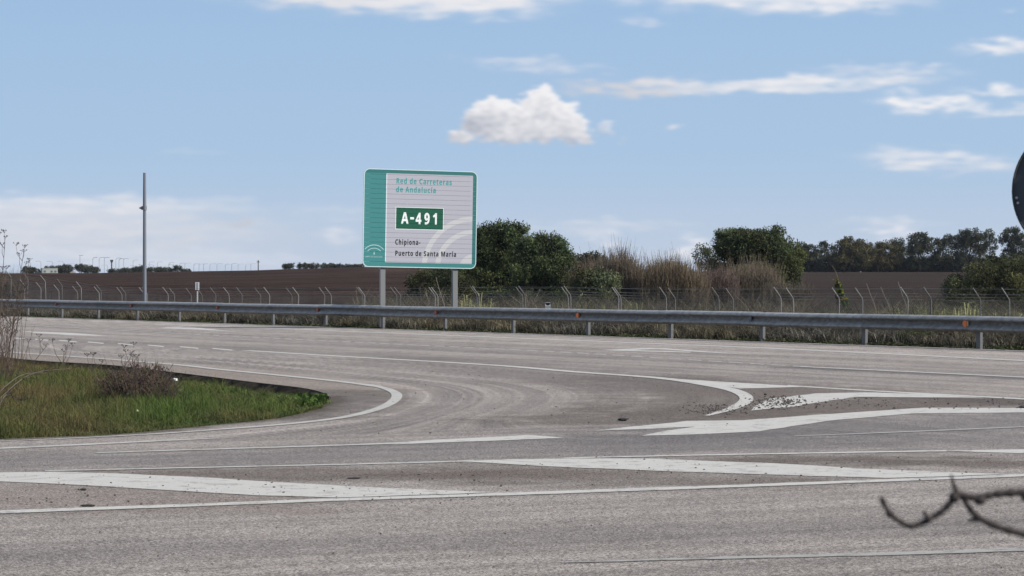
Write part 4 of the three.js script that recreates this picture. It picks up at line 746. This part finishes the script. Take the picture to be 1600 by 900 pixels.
  for (const [x, y, ya, yb, label] of [[1363, 448, 443, 480, 'pale dead stalk leaning above the fence, left of the two in the reeds'], [1385, 455, 448, 480, 'pale dead stalk leaning above the fence, right of the two in the reeds'], [690, 448, 433, 480, 'pale dead stalk leaning behind the fence between the sign posts'], [1412, 446, 440, 480, 'short forked dead stalk touching a fence post tip']]) {
    const q = atDepth(x, 460, 80), k = thing('dead_stalk', label, 'stalk', [q.x, land(q.x, q.z), q.z]), Y = (v) => EYE + (440.5 - v) / F * 80 - land(q.x, q.z);
    mesh('stem', limb([V(0.25, 0, 0), V(0.1, Y(yb), 0), V(-0.05, Y((ya + yb) / 2), 0), V(-0.18, Y(ya), 0)], 0.013, 0.006, 5), std([0.2, 0.18, 0.14]), k);
    mesh('side_shoot', limb([V(0.03, Y(lerp(ya, yb, 0.7)), 0), V(0.14, Y(lerp(ya, yb, 0.4)), 0.02)], 0.007, 0.003, 4), std([0.2, 0.18, 0.14]), k);
  }
}
// grass of the island
{
  const r = rngOf(180), tuft = [0, 1, 2].map((k) => blades(16, 0.17, 0.07, 0.0065, 0.5, rngOf(190 + k), 0.5)), broad = leafClump(18, 0.11, 0.04, rngOf(195), 0.6), L = [[], [], []], B = [];
  for (let i = 0; i < 110000; i++) {
    const x = lerp(-15, -1.8, r()), z = -lerp(22.8, 52, r()); if (!inside(x, z, island)) continue;
    const fr = segDist(x, z, islandFrontS), bk = segDist(x, z, islandBackS), n = fbm(x * 0.7, z * 0.45, 3), m = fbm(x * 0.25 + 40, z * 0.2, 2);
    if (bk < 0.35 + 0.5 * n && r() < 0.9) continue; if (bk < 1.1 && r() < 0.35) continue;
    if (n3(x * 0.9, z * 0.6, 4) > 0.55 && r() < 0.75) continue; if (fr < 0.3 && n2(x * 2.2, z * 2.2) > 0.1) continue;
    const edge = sst(0, 0.7, fr), p = V(x, Math.min(-0.012, islandLevel(x, z)), z), k = 0.6 + 0.6 * r() + 0.35 * n, px = 800 + F * x / -z, dry = clamp(0.12 + 1.1 * m + (r() - 0.5) * 0.5 + 0.75 * sst(260, 120, px) * sst(11, 5, bk));
    if (px > 300 && bk < 3.2 && bk > 1.0 && r() < 0.09 + 0.16 * clamp(n)) B.push({ p: p.clone().setY(p.y + 0.07), s: 0.45 + 0.5 * r(), r: [r() * 6, r() * 6, r() * 6], c: [0.06 * k, 0.10 * k, 0.02 * k] });
    L[i % 3].push({ p, s: V(1.1, (0.55 + 0.8 * r() * r() + 0.75 * n + (r() < 0.03 ? 0.8 : 0)) * lerp(0.45, 1.15, edge) * lerp(0.5, 1, sst(0.4, 2, bk)), 1), r: [0, r() * 6.28, 0], c: [lerp(0.068, 0.14, dry) * k, lerp(0.114, 0.11, dry) * k, lerp(0.019, 0.042, dry) * k] });
  }
  L.forEach((l) => stuff(instances('grass', tuft[L.indexOf(l)], bladeM, l), 'green grass covering the road island on the left', 'grass'));
  stuff(instances('clover', broad, leaves, B), 'brighter green broad leaved weeds at the far tip of the grass island', 'weeds');
}
// dry plants on the island
const dryM = std([0.05, 0.036, 0.03], { roughness: 0.95 }), dryM2 = std([0.085, 0.058, 0.043], { roughness: 0.95 });
{
  const f = onGround(218, 632), t = thing('dry_bush', 'reddish brown bare twiggy bush standing in the grass island', 'bush', [f.x, -0.12, f.z]), Z = -f.z, r = rngOf(210);
  const w = 66 / F * Z, h = (632 - 544) / F * Z, parts = [], parts2 = [];
  for (let i = 0; i < 240; i++) {
    const a = r() * 6.28, q = Math.sqrt(r()), bx = Math.cos(a) * q * w * 0.55, bz = Math.sin(a) * q * w * 0.8, tx = bx * (1.7 + 0.5 * r()) + (r() - 0.5) * 0.15, tz = bz * (1.3 + 0.4 * r()), hh = h * (0.5 + 0.55 * r()) * (1 - 0.35 * q * q), m = V(lerp(bx, tx, 0.4) + (r() - 0.5) * 0.05, hh * 0.5, lerp(bz, tz, 0.4));
    (i % 2 ? parts : parts2).push(limb([V(bx, 0, bz), m, V(tx, hh, tz)], 0.006, 0.003, 4));
    for (let k = 0; k < 5; k++) { const u = 0.25 + 0.7 * r(), s = V(bx, 0, bz).lerp(V(tx, hh, tz), u), l = 0.07 + 0.10 * r(), b = r() * 6.28; (k % 2 ? parts : parts2).push(limb([s, s.clone().add(V(Math.cos(b) * l * 0.6, l * (0.4 + 0.8 * r()), Math.sin(b) * l * 0.6))], 0.0026, 0.0012, 3)); }
  }
  mesh('stems', merge(parts), dryM, t); mesh('twigs', merge(parts2), dryM2, t);
  const seeds = []; for (let i = 0; i < 500; i++) { const a = r() * 6.28, q = Math.sqrt(r()); seeds.push({ p: V(Math.cos(a) * q * w, h * (0.2 + 0.75 * r()) * (1 - 0.3 * q * q), Math.sin(a) * q * w), s: 0.5 + 0.6 * r(), r: [r() * 6, r() * 6, r() * 6], c: [0.08, 0.055, 0.04].map((v) => v * (0.6 + 0.8 * r())) }); }
  instances('dry_leaves', leafClump(5, 0.05, 0.02, rngOf(211), 0.4), leaves, seeds, t);
}
function fennel(label, px, py, topPx, topPy, seed, heads) {   // dry umbellifer: a stalk with ribs ending in small umbels
  const f = onGround(px, py), Z = -f.z, t = thing('dry_fennel', label, 'dry plant', [f.x, -0.1, f.z]), r = rngOf(seed), parts = [], um = [];
  const top = V((topPx - px) / F * Z, (py - topPy) / F * Z, 0), mid = top.clone().multiplyScalar(0.5).add(V((r() - 0.5) * 0.06, 0, (r() - 0.5) * 0.1));
  parts.push(limb(smooth([V(0, 0, 0), mid, top], 4), 0.0085, 0.003, 5));
  const umbel = (c) => { for (let i = 0; i < 9; i++) { const a = r() * 6.28, l = 0.035 + 0.02 * r(), e = c.clone().add(V(Math.cos(a) * l, 0.03 + 0.02 * r(), Math.sin(a) * l)); um.push(limb([c, e], 0.0018, 0.0012, 3), new THREE.IcosahedronGeometry(0.007, 0).translate(e.x, e.y, e.z)); } };
  umbel(top);
  for (let i = 0; i < heads; i++) { const u = 0.35 + 0.6 * r(), s = V(0, 0, 0).lerp(mid, Math.min(1, u * 2)).lerp(top, Math.max(0, u * 2 - 1)), a = r() * 6.28, l = 0.16 + 0.35 * r() * (1.2 - u), e = s.clone().add(V(Math.cos(a) * l * 0.5, l, Math.sin(a) * l * 0.5)); parts.push(limb([s, s.clone().lerp(e, 0.5).add(V(Math.cos(a) * 0.03, -0.02, 0)), e], 0.005, 0.002, 4)); umbel(e); }
  mesh('stalk', merge(parts), dryM2, t); mesh('seed_heads', merge(um), dryM, t);
}
fennel('tallest dry fennel stalk at the left edge, cut by the frame', -8, 600, 8, 362, 301, 9);
fennel('tall dry fennel with several small umbels, just right of the tallest at the left edge', 4, 592, 37, 384, 302, 10);
fennel('dry fennel stalk leaning left, in the clump at the left edge', 0, 597, -14, 402, 303, 8);
fennel('slender dry stalk leaning right out of the clump at the left edge', 10, 590, 46, 398, 304, 7);
fennel('short dry stalk low in the clump at the left edge', 2, 594, 30, 448, 305, 9);
fennel('dark short dry stalk upright in the clump at the left edge', 12, 596, 16, 470, 306, 8);
fennel('small dry umbel on a thin stalk, left of the twiggy bush, leaning right', 42, 580, 72, 532, 307, 3);
fennel('small dry umbel stalk upright midway between the left clump and the twiggy bush', 92, 584, 100, 540, 308, 4);
fennel('dry umbel leaning over the left side of the twiggy bush', 130, 590, 160, 556, 309, 3);
fennel('dry umbel rising above the middle of the twiggy bush', 186, 596, 190, 549, 310, 3);
fennel('dry umbel rising above the right of the twiggy bush', 212, 598, 214, 548, 311, 2);
{   // thin brown scrub in the clump at the left edge, and the fallen stems in front of it
  const f = onGround(2, 598), t = thing('dry_scrub', 'dense brown dry scrub around the fennel stalks at the left edge', 'scrub', [f.x, -0.1, f.z]), r = rngOf(320), Z = -f.z, P = [];
  for (let i = 0; i < 85; i++) { const bx = (r() - 0.5) * 0.5, tx = bx + (r() - 0.45) * 0.75, h = (30 + 130 * r()) / F * Z, s = V(bx, 0, (r() - 0.5) * 0.6), e = V(tx, h, s.z + (r() - 0.5) * 0.4); P.push(limb([s, s.clone().lerp(e, 0.5).add(V((r() - 0.5) * 0.1, 0, 0)), e], 0.0045, 0.0016, 4)); for (let k = 0; k < 3; k++) { const q = s.clone().lerp(e, 0.4 + 0.55 * r()); P.push(limb([q, q.clone().add(V((r() - 0.5) * 0.22, 0.14 * r(), (r() - 0.5) * 0.2))], 0.0025, 0.001, 3)); } }
  mesh('stems', merge(P), dryM2, t);
  for (const [a, b, c, label] of [[[-20, 648], [45, 618], [112, 592], 'long fallen dry stem lying across the grass at the left, upper one'], [[-20, 638], [30, 620], [84, 600], 'fallen dry stem lying across the grass at the left, lower one'], [[-10, 662], [10, 655], [28, 650], 'short fallen brown stem in the grass at the left edge']]) {
    const A = onGround(...a), B = onGround(...b), C = onGround(...c); const u = thing('fallen_stem', label, 'dry stem', [A.x, 0, A.z]); const L2 = (p, y) => V(p.x - A.x, y, p.z - A.z);
    const pts = smooth([L2(A, 0.05), L2(B, 0.26), L2(C, 0.16)], 6); mesh('stem', limb(pts, 0.008, 0.003, 5), dryM2, u);
    const tw = []; for (let i = 0; i < 26; i++) { const q = pts[Math.floor(r() * pts.length)]; tw.push(limb([q, q.clone().add(V((r() - 0.2) * 0.3, (r() - 0.4) * 0.2, (r() - 0.5) * 0.3))], 0.003, 0.001, 3)); } mesh('twigs', merge(tw), dryM, u);
  }
}
{   // litter: a crumpled white paper caught in the bush, a few scraps and stones on the road
  const crumple = (s, seed) => { const g = new THREE.IcosahedronGeometry(s, 2), p = g.attributes.position, v = V(); for (let i = 0; i < p.count; i++) { v.fromBufferAttribute(p, i); const k = 1 + 0.4 * n3(v.x * 22 + seed, v.y * 22, v.z * 22); p.setXYZ(i, v.x * k, v.y * k * 0.8, v.z * k); } g.computeVertexNormals(); return g; };
  let q = atDepth(273, 593, 33.5); tag(mesh('paper_litter', crumple(0.032, 2).scale(1.3, 0.8, 1), std([0.72, 0.72, 0.7])), 'crumpled white paper caught at the right side of the twiggy bush', 'litter').position.copy(q);
  q = onGround(215, 642, 0.12); tag(mesh('paper_litter', crumple(0.016, 5), std([0.6, 0.62, 0.4])), 'tiny pale scrap in the grass before the twiggy bush', 'litter').position.copy(q);
  const strip = (x, y, l, w, h, label, m) => { const p = onGround(x, y), g = crumple(0.5, x).scale(l * 0.45, h * 0.6, w * 0.3); tag(mesh('road_debris', g, m), label, 'debris').position.set(p.x, h * 0.25, p.z); };
  const rub = std([0.022, 0.02, 0.02], { roughness: 0.8 });
  strip(130, 766.3, 0.10, 0.12, 0.03, 'short dark scrap on the asphalt just below the left white stripe', rub); strip(137, 791.6, 0.20, 0.10, 0.03, 'longer dark rubber scrap on the asphalt above the left edge line', rub); strip(974, 657.5, 0.24, 0.3, 0.06, 'dark scrap lying in the turning lane, left of the lower white stripe', rub); strip(554, 748, 0.22, 0.10, 0.02, 'thin dark scrap between the white stripes, left of the middle', rub); strip(1598, 638, 0.2, 0.3, 0.06, 'dark scrap on the white stripe at the right edge', rub);
  const r = rngOf(330), G = [], stone = new THREE.IcosahedronGeometry(1, 0);
  const put = (x, y, s0) => { const s = s0 * 0.5, p = onGround(x, y), k = 0.5 + 0.8 * r(); G.push({ p: p.setY(s * 0.3 + 0.004), s: V(s * (0.8 + 0.6 * r()), s * 0.6, s * (0.8 + 0.6 * r())), r: [r() * 0.5, r() * 6.28, r() * 0.5], c: [0.07 * k, 0.058 * k, 0.05 * k] }); };
  const gauss = () => (r() + r() + r()) / 1.5 - 1;
  for (let i = 0; i < 330; i++) put(1215 + 75 * gauss(), 629 + 15 * gauss() - 0, 0.012 + 0.03 * r() * r());
  for (let i = 0; i < 260; i++) put(1120 + 70 * gauss(), 640 + 14 * gauss(), 0.01 + 0.02 * r() * r());
  for (let i = 0; i < 160; i++) put(lerp(1150, 1600, r()), 640 - 18 * r(), 0.012 + 0.022 * r() * r());
  for (let i = 0; i < 300; i++) put(lerp(0, 800, r()), lerp(738, 792, r()), 0.006 + 0.013 * r() ** 3);
  for (let i = 0; i < 200; i++) put(lerp(700, 1600, r()), lerp(712, 760, r()), 0.006 + 0.013 * r() ** 3);
  for (let i = 0; i < 50; i++) put(lerp(0, 1600, r()), lerp(780, 895, r()), 0.005 + 0.008 * r() ** 3);
  for (let i = 0; i < 120; i++) put(lerp(380, 1150, r()), lerp(565, 680, r()), 0.008 + 0.014 * r() ** 2);
  stuff(instances('gravel', stone, std([1, 1, 1], { roughness: 0.95 }), G), 'loose gravel and grit scattered over the road and its markings', 'gravel');
}
// ---------------------------------------------------------------- bare twig close to the camera, lower right, growing from a shrub beside the frame
{
  const Z = 2.3, o = atDepth(1700, 1150, Z), t = thing('bare_shrub', 'bare dark twig with buds reaching in at the lower right, very close', 'shrub', [o.x, 0, o.z]);
  const P = (x, y, dz = 0) => atDepth(x, y, Z + dz).sub(V(o.x, 0, o.z)), m = std([0.04, 0.03, 0.027], { roughness: 0.85 }), k = Z / F;
  const tw = (pts, r0, r1, name = 'twig') => { const c = smooth(pts.map((p) => P(...p)), 9); return mesh(name, limb(c, c.map((p, i) => lerp(r0, r1, i / (c.length - 1)) * k * 1.4 * (1 + 0.2 * n2(i * 0.55, r0 * 9) + 0.14 * n2(i * 1.7, r0 * 5))), 0, 9), m, t); };
  tw([[1760, 790], [1680, 770], [1600, 769], [1557, 772], [1532, 777], [1517, 777], [1497, 773], [1488, 782], [1473, 798], [1453, 810], [1438, 818], [1422, 822], [1407, 815], [1390, 802], [1379, 781]], 5.2, 2.8);
  tw([[1497, 773], [1490, 757], [1486, 741]], 3.6, 1.2, 'spur');
  tw([[1503, 776], [1517, 797], [1532, 810], [1557, 822], [1600, 835], [1680, 860], [1790, 900]], 3.2, 4.6);
  tw([[1532, 811], [1519, 812], [1513, 814]], 3, 1.4, 'spur'); tw([[1450, 811], [1446, 804], [1444, 798]], 3.2, 1.6, 'spur');
  const bud = (x, y, rx, ry, rz) => { const g = new THREE.SphereGeometry(1, 10, 8).scale(rx * k * 1.2, ry * k * 1.2, rx * k * 1.2).rotateZ(rz), p = P(x, y); g.translate(p.x, p.y, p.z); mesh('bud', g, m, t); };
  bud(1380, 784, 4.5, 7.5, 0.4); bud(1391, 803, 7, 5.5, -0.5); bud(1451, 811, 7, 5, 0.4); bud(1491, 777, 7.5, 8, 0.3); bud(1532, 782, 8.5, 6, 0.3); bud(1424, 822, 6, 4.2, 0); bud(1600, 774, 5, 8, 0);
  mesh('stem', limb([V(0.12, 0, 0), V(0.08, 0.5, 0), P(1790, 900), P(1760, 790), P(1780, 500)], 0.011, 0.005, 8), m, t);
}

// ---------------------------------------------------------------- skyline on the left: lamps, masts and a building
{
  const lampM = std([0.26, 0.28, 0.31], { roughness: 0.6 }), Z = 1500, sc = Z / F;
  const proto = thing('street_lamp', 'thin far street lamp with curved arm on the left skyline', 'street lamp', [0, 0, 0], 0, 'street lamps along the left skyline');
  mesh('pole', new THREE.CylinderGeometry(0.12, 0.15, 9.4, 6).translate(0, 4.7, 0), lampM, proto);
  mesh('arm', limb(smooth([V(0, 9.3, 0), V(-0.4, 10.1, 0), V(-1.6, 10.6, 0), V(-2.8, 10.5, 0)], 3), 0.14, 0.12, 5), lampM, proto);
  mesh('lamp_head', box(1.0, 0.22, 0.4, -3.1, 10.42, 0), lampM, proto);
  const spots = [[64, 408, -1], [82, 408, -1], [99, 408, -1], [118, 412, -1], [134, 413, 1], [145, 402, 1], [155, 402, 1], [163, 402, 1], [168, 414, -1], [181, 403, 1], [186, 404, 1], [193, 404, 1], [208, 406, 1], [212, 416, -1], [233, 409, 1], [246, 409, 1], [240, 416, -1], [264, 410, 1], [270, 417, -1], [281, 411, 1], [289, 411, 1], [303, 412, 1], [311, 413, 1], [318, 413, 1], [328, 413, 1], [339, 414, 1], [352, 414, 1], [362, 415, 1], [372, 415, 1], [384, 415, 1], [392, 416, 1], [48, 409, -1]];
  const r = rngOf(400);
  spots.forEach(([x, y, s], i) => {
    const o = i ? proto.clone() : proto; if (i) { o.name = numbered('street_lamp'); scene.add(o); }
    const p = atDepth(x, y, Z + 200 * r()), b = land(p.x, p.z); o.position.set(p.x, p.y - 10.6 * Math.max(0.55, 1), p.z); o.rotation.y = (s > 0 ? Math.PI : 0) + (r() - 0.5) * 1.2;
    const k = Math.max(0.5, (p.y - b) / 10.6); o.scale.set(1, k, 1); o.position.y = b;
  });
  let p = atDepth(125, 399, 1300), b = land(p.x, p.z), t = thing('mast', 'tallest thin mast of the left skyline, above the far round trees', 'mast', [p.x, b, p.z]);
  mesh('pole', new THREE.CylinderGeometry(0.12, 0.2, p.y - b, 6).translate(0, (p.y - b) / 2, 0), lampM, t); mesh('crossarm', box(2.2, 0.2, 0.2, 0.6, p.y - b, 0), lampM, t);
  p = atDepth(174.5, 407, 900); b = land(p.x, p.z); t = thing('mast', 'dark thick mast with a square head on the left skyline, left of the tall pole', 'mast', [p.x, b, p.z]);
  mesh('pole', new THREE.CylinderGeometry(0.2, 0.24, p.y - b, 8).translate(0, (p.y - b) / 2, 0), std([0.05, 0.05, 0.055]), t); mesh('head', merge([box(1.0, 0.5, 1.0, 0, p.y - b, 0), box(0.7, 0.5, 0.7, 0, p.y - b - 0.45, 0)]), std([0.05, 0.05, 0.055]), t);
  p = atDepth(403.5, 408.5, 620); b = land(p.x, p.z); t = thing('utility_pole', 'single utility pole with short crossarm on the skyline left of the road sign', 'utility pole', [p.x, b - 1, p.z]);
  mesh('pole', new THREE.CylinderGeometry(0.11, 0.15, p.y - b + 1, 8).translate(0, (p.y - b + 1) / 2, 0), std([0.06, 0.055, 0.05]), t); mesh('crossarm', box(0.75, 0.14, 0.14, 0, p.y - b + 0.85, 0), std([0.06, 0.055, 0.05]), t); mesh('insulator', box(0.3, 0.3, 0.2, 0, p.y - b + 1.1, 0), std([0.06, 0.055, 0.05]), t);
  p = atDepth(77, 427, 600); b = land(p.x, p.z); t = thing('far_building', 'low pale building with flat roof among trees on the left skyline', 'building', [p.x, Math.min(b, p.y), p.z], 0.35);
  const pale = std([0.30, 0.32, 0.29]), u = 600 / F;
  mesh('wall', box(24 * u, 7.5 * u + 1, 12 * u, 0, 3.7 * u - 0.2, 0), pale, t); mesh('roof', box(25 * u, 0.8 * u, 13 * u, 0, 7.8 * u + 0.32, 0), std([0.3, 0.32, 0.29]), t);
  for (const x of [-1.2, 0.4, 1.3]) mesh('window', box(0.5, 0.45, 0.06, x, 0.75, 6 * u + 0.02), std([0.1, 0.11, 0.12]), t);
  p = atDepth(104, 427.5, 660); b = land(p.x, p.z); t = thing('far_wall', 'low pale boundary wall right of the pale building on the skyline', 'wall', [p.x, b, p.z], 0.1);
  mesh('wall', box(4.4, 0.7, 0.3, 0, 0.35, 0), std([0.4, 0.36, 0.3]), t); mesh('coping', box(4.5, 0.08, 0.4, 0, 0.74, 0), std([0.45, 0.42, 0.37]), t);
}

scene.traverse((o) => { if (o.isMesh) { o.castShadow = true; o.receiveShadow = true; } });
const renderer = new THREE.WebGLRenderer({ antialias: true });
renderer.setSize(1024, 576);
renderer.toneMapping = THREE.LinearToneMapping;
renderer.toneMappingExposure = EXPOSURE;
renderer.shadowMap.enabled = true;
renderer.render(scene, camera);
